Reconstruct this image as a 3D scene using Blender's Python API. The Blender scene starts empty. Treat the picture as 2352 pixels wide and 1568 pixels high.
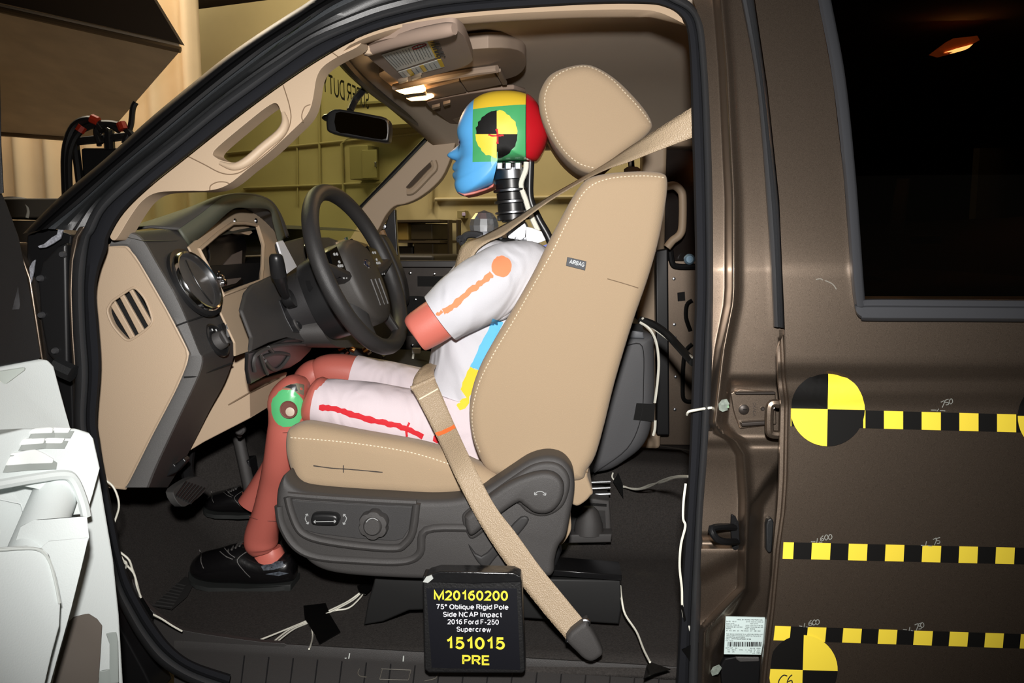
import bpy, bmesh, math, random
from mathutils import Vector, Matrix
from mathutils.bvhtree import BVHTree
random.seed(7)
R = math.radians
scene = bpy.context.scene
COL = scene.collection

# ---------------------------------------------------------------- camera, world, flash, lamps, exposure
F, CX, CY = 1900.0, 1176.0, 784.0
PITCH, TH = R(7.0), R(3.0)
CAM = Vector((0.0, -1.1, 1.27))
cd = bpy.data.cameras.new('camera'); cam = bpy.data.objects.new('camera', cd); COL.objects.link(cam)
cam.location = CAM; cam.rotation_euler = (math.pi/2-PITCH, 0, 0)
cd.sensor_width = 36.0; cd.lens = F/2352.0*36.0; cd.clip_start = 0.01; cd.clip_end = 60
scene.camera = cam
world = bpy.data.worlds.new('world'); scene.world = world; world.use_nodes = True
bg = world.node_tree.nodes['Background']; bg.inputs[0].default_value = (1.0, 0.86, 0.66, 1); bg.inputs[1].default_value = 0.02

def lamp(name, kind, loc, target, power, col, **kw):
    d = bpy.data.lights.new(name, kind); o = bpy.data.objects.new(name, d); COL.objects.link(o)
    d.energy = power; d.color = col; o.location = loc
    o.rotation_euler = (Vector(target)-Vector(loc)).to_track_quat('-Z', 'Y').to_euler()
    for k, v in kw.items(): setattr(d, k, v)
    return o
lamp('camera_flash', 'SPOT', (0.0, -1.14, 1.415), (0.02, 0.3, 1.16), 150, (1.0, 0.97, 0.94), spot_size=R(84), spot_blend=0.95, shadow_soft_size=0.022)
lamp('hall_lamp', 'AREA', (-2.2, 3.6, 4.6), (-1.6, 6.0, 1.6), 62, (1.0, 0.86, 0.62), shape='RECTANGLE', size=2.2, size_y=0.8)
lamp('hall_lamp', 'AREA', (0.9, 2.6, 4.4), (0.3, 5.2, 1.2), 54, (1.0, 0.87, 0.63), shape='RECTANGLE', size=2.0, size_y=0.8)
lamp('hall_lamp', 'AREA', (-3.4, 4.6, 5.6), (-2.7, 5.6, 3.0), 190, (1.0, 0.88, 0.70), shape='RECTANGLE', size=1.0, size_y=0.6)
vs = scene.view_settings
vs.view_transform = 'Standard'; vs.look = 'None'; vs.exposure = 0.0; vs.gamma = 1.0; vs.use_curve_mapping = False

# ---------------------------------------------------------------- helpers: pixels to places
N = Vector((math.sin(TH), math.cos(TH), 0)); L = Vector((math.cos(TH), -math.sin(TH), 0)); Z = Vector((0, 0, 1))
_f = Vector((0, math.cos(PITCH), -math.sin(PITCH))); _u = Vector((0, math.sin(PITCH), math.cos(PITCH)))
def ray(px, py): return _f + Vector((1, 0, 0))*((px-CX)/F) + _u*((CY-py)/F)
def U(px, py, w):
    d = ray(px, py); return CAM + d*((w-CAM.dot(N))/d.dot(N))
def D(px, py, t): return CAM + ray(px, py)*t
def UZ(px, py, z):
    d = ray(px, py); return CAM + d*((z-CAM.z)/d.z)
def T(l, w, z): return L*l + N*w + Z*z
def P3(pts): return [U(*p) for p in pts]

# ---------------------------------------------------------------- helpers: materials
def S(c):
    return tuple(((v/255)/12.92 if v/255 <= 0.04045 else ((v/255+0.055)/1.055)**2.4) for v in c)
MATS = {}
def M(name, col, rough=0.5, metal=0.0, bump=0.0, bscale=400.0, var=0.0, vscale=25.0, coat=0.0, spec=0.5, emit=0.0, weave=0.0, sheen=0.0, flake=0.0, wrk=0.0, wscale=14.0):
    if name in MATS: return MATS[name]
    m = bpy.data.materials.new(name); m.use_nodes = True; nt = m.node_tree; b = nt.nodes['Principled BSDF']
    c = S(col); b.inputs['Base Color'].default_value = (*c, 1); b.inputs['Roughness'].default_value = rough; b.inputs['Metallic'].default_value = metal
    b.inputs['Specular IOR Level'].default_value = spec; b.inputs['Coat Weight'].default_value = coat; b.inputs['Coat Roughness'].default_value = 0.08
    b.inputs['Sheen Weight'].default_value = sheen
    tc = nt.nodes.new('ShaderNodeTexCoord')
    if emit: b.inputs['Emission Color'].default_value = (*c, 1); b.inputs['Emission Strength'].default_value = emit
    if var or flake:
        n = nt.nodes.new('ShaderNodeTexNoise'); n.inputs['Scale'].default_value = vscale; n.inputs['Detail'].default_value = 4
        nt.links.new(tc.outputs['Object'], n.inputs['Vector'])
        mr = nt.nodes.new('ShaderNodeMapRange'); mr.inputs[1].default_value = 0.3; mr.inputs[2].default_value = 0.7
        mr.inputs[3].default_value = 1-(var or flake); mr.inputs[4].default_value = 1+(var or flake)
        nt.links.new(n.outputs['Fac'], mr.inputs[0])
        mx = nt.nodes.new('ShaderNodeVectorMath'); mx.operation = 'SCALE'; mx.inputs[0].default_value = c
        nt.links.new(mr.outputs[0], mx.inputs['Scale']); nt.links.new(mx.outputs[0], b.inputs['Base Color'])
    if bump or weave:
        bp = nt.nodes.new('ShaderNodeBump'); bp.inputs['Strength'].default_value = bump or weave; bp.inputs['Distance'].default_value = 0.001
        if weave:
            w1 = nt.nodes.new('ShaderNodeTexVoronoi'); w1.inputs['Scale'].default_value = bscale; nt.links.new(tc.outputs['Object'], w1.inputs['Vector'])
            nt.links.new(w1.outputs['Distance'], bp.inputs['Height'])
        else:
            n2 = nt.nodes.new('ShaderNodeTexNoise'); n2.inputs['Scale'].default_value = bscale; n2.inputs['Detail'].default_value = 2
            nt.links.new(tc.outputs['Object'], n2.inputs['Vector']); nt.links.new(n2.outputs['Fac'], bp.inputs['Height'])
        nt.links.new(bp.outputs[0], b.inputs['Normal'])
        if wrk:
            n3 = nt.nodes.new('ShaderNodeTexNoise'); n3.inputs['Scale'].default_value = wscale; n3.inputs['Detail'].default_value = 1.5; n3.inputs['Distortion'].default_value = 1.2
            mp = nt.nodes.new('ShaderNodeMapping'); mp.inputs['Rotation'].default_value = (0, .6, 0); mp.inputs['Scale'].default_value = (1.0, 1.0, .45)
            nt.links.new(tc.outputs['Object'], mp.inputs[0]); nt.links.new(mp.outputs[0], n3.inputs['Vector'])
            b2 = nt.nodes.new('ShaderNodeBump'); b2.inputs['Strength'].default_value = wrk; b2.inputs['Distance'].default_value = 0.02
            nt.links.new(n3.outputs['Fac'], b2.inputs['Height']); nt.links.new(b2.outputs[0], bp.inputs['Normal'])
    MATS[name] = m; return m
def GLASS(name, tint, gloss=0.05, rough=0.02, body=None, bodyfac=0.0):
    if name in MATS: return MATS[name]
    m = bpy.data.materials.new(name); m.use_nodes = True; nt = m.node_tree; nt.nodes.clear()
    o = nt.nodes.new('ShaderNodeOutputMaterial'); t = nt.nodes.new('ShaderNodeBsdfTransparent'); t.inputs[0].default_value = (*tint, 1)
    g = nt.nodes.new('ShaderNodeBsdfGlossy'); g.inputs['Roughness'].default_value = rough; g.inputs[0].default_value = (1, 1, 1, 1)
    mx = nt.nodes.new('ShaderNodeMixShader')
    mx.inputs[0].default_value = gloss; nt.links.new(g.outputs[0], mx.inputs[2])
    last = t
    if body:
        d = nt.nodes.new('ShaderNodeBsdfDiffuse'); d.inputs[0].default_value = (*body, 1); m2 = nt.nodes.new('ShaderNodeMixShader'); m2.inputs[0].default_value = bodyfac
        nt.links.new(t.outputs[0], m2.inputs[1]); nt.links.new(d.outputs[0], m2.inputs[2]); last = m2
    nt.links.new(last.outputs[0], mx.inputs[1]); nt.links.new(mx.outputs[0], o.inputs[0])
    MATS[name] = m; return m

# ---------------------------------------------------------------- helpers: objects
LOC = {}
def tag(o, label=None, cat=None, group=None, kind=None):
    for k, v in (('label', label), ('category', cat), ('group', group), ('kind', kind)):
        if v: o[k] = v
    return o
def thing(name, label, cat, loc, group=None):
    o = bpy.data.objects.new(name, None); COL.objects.link(o); o.empty_display_size = 0.05; o.location = loc; LOC[o] = Vector(loc)
    return tag(o, label, cat, group)
def mk(name, verts, faces, mat, parent=None, angle=40, bevel=0.0, seg=2, sub=0, solid=0.0, label=None, fix=True, smooth=True, midx=None):
    me = bpy.data.meshes.new(name); me.from_pydata([tuple(v) for v in verts], [], faces)
    return mkm(name, me, mat, parent, angle, bevel, seg, sub, solid, label, fix, smooth, midx)
def mkm(name, me, mat, parent=None, angle=40, bevel=0.0, seg=2, sub=0, solid=0.0, label=None, fix=True, smooth=True, midx=None):
    if fix:
        bm = bmesh.new(); bm.from_mesh(me); bmesh.ops.remove_doubles(bm, verts=bm.verts, dist=1e-6); bmesh.ops.recalc_face_normals(bm, faces=bm.faces); bm.to_mesh(me); bm.free()
    for m in (mat if isinstance(mat, (list, tuple)) else [mat]): me.materials.append(m)
    if midx: me.polygons.foreach_set('material_index', midx)
    if smooth:
        me.polygons.foreach_set('use_smooth', [True]*len(me.polygons)); me.set_sharp_from_angle(angle=R(angle))
    o = bpy.data.objects.new(name, me); COL.objects.link(o)
    if parent is None and len(me.vertices):
        xs = [v.co for v in me.vertices]; c = Vector([(min(v[i] for v in xs)+max(v[i] for v in xs))/2 for i in range(3)]); c.z = min(v.z for v in xs)
        me.transform(Matrix.Translation(-c)); o.location = c; LOC[o] = c
    elif parent is not None:
        o.parent = parent
        if parent in LOC: o.matrix_parent_inverse = Matrix.Translation(-LOC[parent])
    if solid: md = o.modifiers.new('solid', 'SOLIDIFY'); md.thickness = solid; md.offset = 0
    if bevel:
        md = o.modifiers.new('bevel', 'BEVEL'); md.width = bevel; md.segments = seg; md.limit_method = 'ANGLE'; md.angle_limit = R(42)
        md.use_clamp_overlap = True; md.harden_normals = True
    if sub: md = o.modifiers.new('sub', 'SUBSURF'); md.levels = sub; md.render_levels = sub
    if label: o['label'] = label
    return o
def cr(pts, k=6, closed=False):
    """smooth curve through the points (a doubled point makes a corner)"""
    pts = [tuple(p) for p in pts]; n = len(pts); out = []
    rng = range(n) if closed else range(n-1)
    for i in rng:
        p1, p2 = pts[i], pts[(i+1) % n]
        if p1 == p2: continue
        p0 = pts[(i-1) % n] if (closed or i > 0) else p1
        p3 = pts[(i+2) % n] if (closed or i+2 < n) else p2
        for j in range(k):
            t = j/k
            out.append(tuple(0.5*(2*b+(c-a)*t+(2*a-5*b+4*c-d)*t*t+(3*b-a-3*c+d)*t**3) for a, b, c, d in zip(p0, p1, p2, p3)))
    if not closed: out.append(pts[-1])
    return out
def interp(tab, x):
    if x <= tab[0][0]: return tab[0][1]
    for (a, b), (c, d) in zip(tab, tab[1:]):
        if x <= c: return b+(d-b)*(x-a)/(c-a)
    return tab[-1][1]
def sm(a, b, x):
    t = min(1, max(0, (x-a)/(b-a))); return t*t*(3-2*t)
def grid(name, rows, mat, parent=None, closed=False, **kw):
    nr, nc = len(rows), len(rows[0]); v = [p for r in rows for p in r]; f = []
    for i in range(nr-1):
        for j in range(nc if closed else nc-1):
            a, b = i*nc+j, i*nc+(j+1) % nc; f.append((a, b, b+nc, a+nc))
    return mk(name, v, f, mat, parent, **kw)
def rings(name, rs, mat, parent=None, caps=(True, True), **kw):
    n = len(rs[0]); v = [p for r in rs for p in r]; f = []
    for i in range(len(rs)-1):
        for j in range(n):
            a, b = i*n+j, i*n+(j+1) % n; f.append((a, b, b+n, a+n))
    if caps[0]: f.append(tuple(range(n)))
    if caps[1]: f.append(tuple((len(rs)-1)*n+j for j in range(n)))
    return mk(name, v, f, mat, parent, **kw)
def plate(name, outer, holes, w, thick, mat, parent=None, k=0, hk=0, **kw):
    """flat-ish piece traced in the side view: w may be a number or a function of the pixel; it gets its own thickness along the cab's width"""
    wf = w if callable(w) else (lambda x, y: w)
    loops = [cr(outer, k, True) if k else list(outer)]+[(cr(h, hk or k, True) if (hk or k) else list(h)) for h in holes]
    bm = bmesh.new(); es = []
    for lp in loops:
        vs_ = [bm.verts.new((p[0], p[1], 0)) for p in lp]
        es += [bm.edges.new((vs_[i], vs_[(i+1) % len(vs_)])) for i in range(len(vs_))]
    if holes: bmesh.ops.triangle_fill(bm, use_beauty=True, use_dissolve=False, edges=es, normal=(0, 0, 1))
    else: bm.faces.new([v for v in bm.verts])
    for v in bm.verts: v.co = U(v.co.x, v.co.y, wf(v.co.x, v.co.y))
    if thick:
        g = bmesh.ops.extrude_face_region(bm, geom=bm.faces[:])
        for e in g['geom']:
            if isinstance(e, bmesh.types.BMVert): e.co += N*thick
    bmesh.ops.recalc_face_normals(bm, faces=bm.faces)
    me = bpy.data.meshes.new(name); bm.to_mesh(me); bm.free()
    return mkm(name, me, mat, parent, **kw)
def UL(px, py, l0, sl=0.0, zr=1.1):
    """meets the cross-cab plane l = l0 + sl*(z-zr)"""
    d = ray(px, py); a = d.dot(L)-sl*d.z; return CAM+d*((l0+sl*(CAM.z-zr)-CAM.dot(L))/a)
def plateF(name, outer, holes, fn, vec, mat, parent=None, k=0, hk=0, **kw):
    loops = [cr(outer, k, True) if k else list(outer)]+[(cr(h, hk or k, True) if (hk or k) else list(h)) for h in holes]
    bm = bmesh.new(); es = []
    for lp in loops:
        vs_ = [bm.verts.new((p[0], p[1], 0)) for p in lp]
        es += [bm.edges.new((vs_[i], vs_[(i+1) % len(vs_)])) for i in range(len(vs_))]
    if holes: bmesh.ops.triangle_fill(bm, use_beauty=True, use_dissolve=False, edges=es, normal=(0, 0, 1))
    else: bmesh.ops.triangulate(bm, faces=[bm.faces.new([v for v in bm.verts])])
    for v in bm.verts: v.co = fn(v.co.x, v.co.y)
    g = bmesh.ops.extrude_face_region(bm, geom=bm.faces[:])
    for e in g['geom']:
        if isinstance(e, bmesh.types.BMVert): e.co += vec
    bmesh.ops.recalc_face_normals(bm, faces=bm.faces)
    me = bpy.data.meshes.new(name); bm.to_mesh(me); bm.free()
    return mkm(name, me, mat, parent, **kw)
def inset(pts, d):
    n = len(pts); out = []
    area = sum(pts[i][0]*pts[(i+1) % n][1]-pts[(i+1) % n][0]*pts[i][1] for i in range(n)); s = 1 if area > 0 else -1
    for i in range(n):
        a, b, c = pts[i-1], pts[i], pts[(i+1) % n]
        e1 = Vector((b[0]-a[0], b[1]-a[1])); e2 = Vector((c[0]-b[0], c[1]-b[1]))
        if e1.length < 1e-9: e1 = e2
        if e2.length < 1e-9: e2 = e1
        e1.normalize(); e2.normalize(); n1 = Vector((-e1.y, e1.x)); n2 = Vector((-e2.y, e2.x)); m = n1+n2
        if m.length < 1e-6: m = n1
        m.normalize(); q = max(0.5, m.dot(n1)); out.append((b[0]+s*m.x*d/q, b[1]+s*m.y*d/q))
    for i in range(n):       # where the inset crosses itself, cut the loop off
        for k in range(min(40, n//3), 1, -1):
            j = (i+k) % n; p, p2, q, q2 = out[i], out[(i+1) % n], out[j], out[(j+1) % n]
            rx, ry, sx, sy = p2[0]-p[0], p2[1]-p[1], q2[0]-q[0], q2[1]-q[1]; den = rx*sy-ry*sx
            if abs(den) < 1e-16: continue
            t = ((q[0]-p[0])*sy-(q[1]-p[1])*sx)/den; v = ((q[0]-p[0])*ry-(q[1]-p[1])*rx)/den
            if 0 <= t <= 1 and 0 <= v <= 1:
                for m in range(1, k+1): out[(i+m) % n] = (p[0]+rx*t, p[1]+ry*t)
                break
    return out
def puff(name, px, w0, w1, r, mat, parent=None, k=6, n=5, wref=None, dome=0.0, r1=None, bev=None, **kw):
    """upholstered block: side outline (pixels, measured at wref) carried from w0 to w1 with rounded rims"""
    wref = w0 if wref is None else wref; r1 = r if r1 is None else r1
    q = [U(p[0], p[1], wref) for p in (cr(px, k, True) if k else px)]
    o2 = [(p.dot(L), p.z) for p in q]; rs = []
    def ring(d, w):
        return [T(a, w, z) for a, z in inset(o2, d)]
    if dome: rs.append(ring(r*2.2, w0-dome))
    for i in range(n+1):
        t = i/n*math.pi/2; rs.append(ring(r*(1-math.sin(t)), w0+r*(1-math.cos(t))))
    for i in range(n, -1, -1):
        t = i/n*math.pi/2; rs.append(ring(r1*(1-math.sin(t)), w1-r1*(1-math.cos(t))))
    return rings(name, rs, mat, parent, **kw)
def frame_of(d, ref=Z):
    d = d.normalized(); a = d.cross(ref)
    if a.length < 1e-4: a = d.cross(Vector((1, 0, 0)))
    a.normalize(); return a, a.cross(d).normalized()
def tube(name, pts, r, mat, parent=None, k=5, n=8, closed=False, flat=1.0, **kw):
    rr = r if isinstance(r, (list, tuple)) else [r]*len(pts)
    q = cr([(*p, x) for p, x in zip(pts, rr)], k, closed) if k else [(*p, x) for p, x in zip(pts, rr)]
    pp = [Vector(a[:3]) for a in q]; ra = [a[3] for a in q]; m = len(pp); rs = []
    tan = [((pp[(i+1) % m] if closed or i+1 < m else pp[i])-(pp[i-1] if closed or i > 0 else pp[i])).normalized() for i in range(m)]
    a, b = frame_of(tan[0])
    for i in range(m):
        a = (a-tan[i]*a.dot(tan[i])).normalized(); b = a.cross(tan[i])
        rs.append([pp[i]+(a*math.cos(2*math.pi*j/n)+b*math.sin(2*math.pi*j/n)*flat)*ra[i] for j in range(n)])
    if closed: rs.append(rs[0])
    return rings(name, rs, mat, parent, caps=(not closed, not closed), **kw)
def lathe(name, o, axis, prof, mat, parent=None, n=32, ref=Z, e1=None, sy=1.0, **kw):
    ax = axis.normalized(); a, b = frame_of(ax, ref)
    rs = [[o+ax*h+(a*math.cos(2*math.pi*j/n)+b*math.sin(2*math.pi*j/n)*sy)*max(rad, 1e-5) for j in range(n)] for rad, h in prof]
    return rings(name, rs, mat, parent, **kw)
def box(name, o, ax, ay, az, mat, parent=None, **kw):
    """o is a corner; ax, ay, az are the edge vectors"""
    v = [o+ax*i+ay*j+az*k for k in (0, 1) for j in (0, 1) for i in (0, 1)]
    f = [(0, 1, 3, 2), (4, 6, 7, 5), (0, 4, 5, 1), (2, 3, 7, 6), (0, 2, 6, 4), (1, 5, 7, 3)]
    return mk(name, v, f, mat, parent, **kw)
def lbox(name, l0, l1, w0, w1, z0, z1, mat, parent=None, **kw):
    return box(name, T(l0, w0, z0), L*(l1-l0), N*(w1-w0), Z*(z1-z0), mat, parent, **kw)
def ribbon(name, ea, eb, mat, parent=None, k=8, thick=0.0015, across=4, **kw):
    a = cr([tuple(U(*p)) for p in ea], k); b = cr([tuple(U(*p)) for p in eb], k)
    rows = [[Vector(p).lerp(Vector(q), j/across) for j in range(across+1)] for p, q in zip(a, b)]
    return grid(name, rows, mat, parent, solid=thick, angle=80, **kw)
def decal(name, px, tree, mat, parent=None, step=10, off=0.0008, k=0, wfall=0.4, thick=0.0):
    """paint or sticker: the outline is laid onto the surface it sticks to"""
    lp = cr(px, k, True) if k else px
    bm = bmesh.new(); bm.faces.new([bm.verts.new((x, y, 0)) for x, y in lp]); bmesh.ops.triangulate(bm, faces=bm.faces[:])
    xs = [p[0] for p in lp]; ys = [p[1] for p in lp]
    for ax, (lo, hi) in enumerate(((min(xs), max(xs)), (min(ys), max(ys)))):
        c = lo+step
        while c < hi:
            co = [0, 0, 0]; co[ax] = c; no = [0, 0, 0]; no[ax] = 1
            bmesh.ops.bisect_plane(bm, geom=bm.verts[:]+bm.edges[:]+bm.faces[:], plane_co=co, plane_no=no); c += step
    for v in bm.verts:
        d = ray(v.co.x, v.co.y).normalized(); h = tree.ray_cast(CAM, d) if tree else None
        v.co = (h[0]+(h[1] if h[1].dot(d) < 0 else -h[1])*off) if h and h[0] else U(v.co.x, v.co.y, wfall)
    me = bpy.data.meshes.new(name); bm.to_mesh(me); bm.free()
    return mkm(name, me, mat, parent, solid=thick, angle=60)
def bvh(*objs):
    vs_, fs = [], []
    dg = bpy.context.evaluated_depsgraph_get(); dg.update()
    for o in objs:
        e = o.evaluated_get(dg); me = e.to_mesh(); b = len(vs_); mw = o.matrix_world
        vs_ += [mw@v.co for v in me.vertices]; fs += [tuple(b+i for i in p.vertices) for p in me.polygons]; e.to_mesh_clear()
    return BVHTree.FromPolygons(vs_, fs)
def stroke(pts, wd, jit=0.0, k=4):
    q = cr(pts, k); l, r = [], []
    for i, p in enumerate(q):
        a = q[max(0, i-1)]; b = q[min(len(q)-1, i+1)]; dx, dy = b[0]-a[0], b[1]-a[1]; m = math.hypot(dx, dy) or 1
        h = wd/2*(1+random.uniform(-jit, jit)); h2 = wd/2*(1+random.uniform(-jit, jit))
        l.append((p[0]-dy/m*h, p[1]+dx/m*h)); r.append((p[0]+dy/m*h2, p[1]-dx/m*h2))
    return l+r[::-1]
def text(name, body, a, b, mat, parent=None, w=0.0, up=None, bold=0.0, thick=0.0003, hpx=None, mirror=False, pa=None, pb=None):
    """lettering laid from pixel a to pixel b along its baseline, on the plane w"""
    c = bpy.data.curves.new(name, 'FONT'); c.body = body; c.size = 1; c.offset = bold; c.resolution_u = 3; c.fill_mode = 'FRONT' if True else 'BOTH'
    t = bpy.data.objects.new(name, c); COL.objects.link(t); dg = bpy.context.evaluated_depsgraph_get(); dg.update()
    me = bpy.data.meshes.new_from_object(t.evaluated_get(dg)); COL.objects.unlink(t); bpy.data.objects.remove(t); bpy.data.curves.remove(c)
    xs = [v.co.x for v in me.vertices]; x0, x1 = min(xs), max(xs); ys = [v.co.y for v in me.vertices]; y0, y1 = min(ys), max(ys)
    p = pa if pa is not None else U(a[0], a[1], w); q = pb if pb is not None else U(b[0], b[1], w); ex = q-p; wd = ex.length; ex = ex.normalized(); s = wd/(x1-x0)
    if up is None: ey = N.cross(ex).normalized(); ey = ey if ey.z > 0 else -ey
    else: ey = (up-ex*up.dot(ex)).normalized()
    sy = s
    if hpx: sy = hpx/(y1-y0)
    nrm = ex.cross(ey)
    for v in me.vertices:
        fx = (x1-v.co.x) if mirror else (v.co.x-x0)
        v.co = p+ex*(fx*s)+ey*((v.co.y-min(0, y0)*0)*sy)
    return mkm(name, me, mat, parent, smooth=False, fix=False, solid=thick)

# ---------------------------------------------------------------- helpers: plain stroke lettering
def EA(cx, cy, rx, ry, a0, a1, n=14): return [(cx+rx*math.cos(R(a0+(a1-a0)*i/n)), cy+ry*math.sin(R(a0+(a1-a0)*i/n))) for i in range(n+1)]
GLY = {'M': (.84, [[(0,0),(0,1),(.42,.08),(.84,1),(.84,0)]]), '0': (.54, [EA(.27,.5,.27,.5,0,360,22)]), '1': (.40, [[(.04,.74),(.22,.84),(.32,1),(.32,0)]]),
 '2': (.54, [EA(.27,.71,.26,.29,165,-35)+[(.02,0),(.56,0)]]), '5': (.54, [[(.52,1),(.12,1),(.06,.5)]+EA(.27,.33,.27,.33,130,-155)]), '6': (.54, [EA(.27,.32,.26,.32,0,360,18), EA(.42,.42,.41,.58,75,185)]),
 '7': (.54, [[(0,1),(.54,1),(.34,.55),(.22,0)]]), 'º': (.30, [EA(.15,.86,.13,.14,0,360)]), 'O': (.78, [EA(.39,.5,.39,.5,0,360,24)]), 'b': (.52, [[(0,1),(0,0)], EA(.26,.36,.26,.36,0,360)]),
 'l': (.02, [[(.01,1),(.01,0)]]), 'i': (.02, [[(.01,.72),(.01,0)], [(.01,.87),(.01,1.02)]]), 'q': (.52, [EA(.26,.36,.26,.36,0,360), [(.52,.72),(.52,-.27)]]), 'u': (.48, [[(0,.72),(0,.24)]+EA(.24,.24,.24,.24,180,360)+[(.48,.72)], [(.48,.72),(.48,0)]]),
 'e': (.52, [[(.0,.37),(.52,.37)]+EA(.26,.36,.26,.36,5,315)]), 'R': (.62, [[(0,0),(0,1),(.38,1)]+EA(.38,.75,.22,.25,90,-90)+[(0,.5)], [(.3,.5),(.62,0)]]), 'g': (.52, [EA(.26,.36,.26,.36,0,360), [(.52,.72),(.52,-.02)]+EA(.26,-.02,.26,.25,0,-160)]),
 'd': (.52, [[(.52,1),(.52,0)], EA(.26,.36,.26,.36,0,360)]), 'P': (.58, [[(0,0),(0,1),(.36,1)]+EA(.36,.73,.22,.27,90,-90)+[(0,.46)]]), 'o': (.54, [EA(.27,.36,.27,.36,0,360)]), 'S': (.58, [EA(.29,.75,.27,.25,25,250)+EA(.29,.26,.29,.26,80,-165)]),
 'N': (.66, [[(0,0),(0,1),(.66,0),(.66,1)]]), 'C': (.70, [EA(.38,.5,.38,.5,48,312,20)]), 'A': (.74, [[(0,0),(.37,1),(.74,0)], [(.14,.34),(.6,.34)]]), 'I': (.02, [[(.01,1),(.01,0)]]), 'm': (.80, [[(0,.72),(0,0)], [(0,.45)]+EA(.2,.5,.2,.22,180,0)+[(.4,0)], [(.4,.45)]+EA(.6,.5,.2,.22,180,0)+[(.8,0)]]),
 'p': (.52, [[(0,.72),(0,-.27)], EA(.26,.36,.26,.36,0,360)]), 'a': (.50, [EA(.25,.2,.25,.21,0,360), [(.5,0),(.5,.48)]+EA(.26,.5,.24,.22,0,150)]), 'c': (.50, [EA(.27,.36,.27,.36,48,312)]), 't': (.32, [[(.13,.95),(.13,.16)]+EA(.26,.14,.13,.13,180,280), [(0,.7),(.3,.7)]]),
 'F': (.52, [[(0,0),(0,1),(.52,1)], [(0,.53),(.44,.53)]]), 'r': (.30, [[(0,.72),(0,0)], [(0,.42)]+EA(.22,.42,.22,.28,180,80)]), '-': (.30, [[(0,.38),(.30,.38)]]), 'w': (.76, [[(0,.72),(.19,0),(.38,.68),(.57,0),(.76,.72)]]), 'E': (.56, [[(.56,1),(0,1),(0,0),(.58,0)], [(0,.53),(.5,.53)]]),
 'B': (.60, [[(0,0),(0,1),(.34,1)]+EA(.34,.77,.2,.23,90,-90)+[(0,.54)], [(.34,.54)]+EA(.34,.27,.25,.27,90,-90)+[(0,0)]]), 'G': (.74, [EA(.39,.5,.39,.5,48,330,20)+[(.74,.45),(.45,.45)]]), 'K': (.6, [[(0,0),(0,1)], [(.58,1),(.02,.4)], [(.2,.58),(.62,0)]]),
 'U': (.62, [[(0,1),(0,.3)]+EA(.31,.3,.31,.3,180,360)+[(.62,1)]]), 'D': (.66, [[(0,0),(0,1),(.28,1)]+EA(.28,.5,.38,.5,90,-90)+[(0,0)]]), 'T': (.6, [[(0,1),(.6,1)], [(.3,1),(.3,0)]]), 'Y': (.66, [[(0,1),(.33,.48),(.66,1)], [(.33,.48),(.33,0)]])}
def lettering(name, body, pa, pb, up, mat, parent, cap=None, wt=.17, gap=.17, sp=.32, mirror=False):
    """block lettering from pa to pb (baseline), drawn with strokes of even weight"""
    x = wt/2; polys = []
    for ch in body:
        if ch == ' ': x += sp; continue
        wd, paths = GLY[ch]
        for p in paths: polys.append([(x+a*1.0, b*(1-wt)+wt/2) for a, b in p])
        x += wd+wt+gap*.55
    tot = x-gap*.55-wt/2; ex = pb-pa; ln = ex.length; ex = ex.normalized(); ey = (up-ex*up.dot(ex)).normalized(); kx = ln/tot; ky = cap if cap else kx
    V, Fc = [], []
    for p in polys:
        n = len(p); closed = n > 3 and math.hypot(p[0][0]-p[-1][0], p[0][1]-p[-1][1]) < 1e-6; h = wt/2; i0 = len(V)
        for i in range(n):
            a = p[i-1] if i else (p[-2] if closed else p[i]); b = p[(i+1)] if i+1 < n else (p[1] if closed else p[i])
            d1 = Vector((p[i][0]-a[0], p[i][1]-a[1])); d2 = Vector((b[0]-p[i][0], b[1]-p[i][1]))
            if d1.length < 1e-9: d1 = d2
            if d2.length < 1e-9: d2 = d1
            d1.normalize(); d2.normalize(); n1, n2 = Vector((-d1.y, d1.x)), Vector((-d2.y, d2.x)); m = n1+n2
            m = n1 if m.length < 1e-6 else m.normalized(); q = max(.45, m.dot(n1))
            e = (Vector((0, 0)) if closed or 0 < i < n-1 else (-d2*h*.0 if i == 0 else d1*h*.0))
            for s_ in (1, -1):
                X, Y = p[i][0]+m.x*h/q*s_+e.x, p[i][1]+m.y*h/q*s_+e.y
                if mirror: X = tot-X
                V.append(pa+ex*(X*kx)+ey*(Y*ky))
        for i in range(n-1): Fc.append((i0+2*i, i0+2*i+1, i0+2*i+3, i0+2*i+2))
    return mk(name, V, Fc, mat, parent, smooth=False, fix=False)
# ---------------------------------------------------------------- materials
BEIGE = M('tan_plastic', (181, 159, 134), 0.55, bump=0.25, bscale=900)
BEIGE_D = M('tan_headliner', (170, 148, 124), 0.95, bump=0.3, bscale=1500, spec=0.2)
CLOTH = M('tan_seat_cloth', (171, 149, 122), 0.95, weave=0.35, bscale=1100, spec=0.15, sheen=0.12, wrk=.10, wscale=9)
HEADL = M('headliner_knit', (206, 190, 172), 0.95, bump=0.3, bscale=1500, spec=0.2)
THREAD = M('cream_thread', (236, 222, 196), 0.8)
CHAR = M('charcoal_plastic', (66, 64, 63), 0.5, bump=0.5, bscale=1500)
CHAR2 = M('grey_grained_plastic', (92, 91, 90), 0.5, bump=0.5, bscale=1800)
BLACK = M('black_plastic', (28, 28, 29), 0.35)
RUBBER = M('black_rubber', (30, 31, 32), 0.42, bump=0.2, bscale=900)
RUBBER_R = M('ribbed_rubber', (54, 55, 57), 0.42, bump=0.3, bscale=1200)
FELT = M('black_flocked_seal', (26, 27, 31), 0.9, bump=0.6, bscale=2500, spec=0.2)
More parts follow.
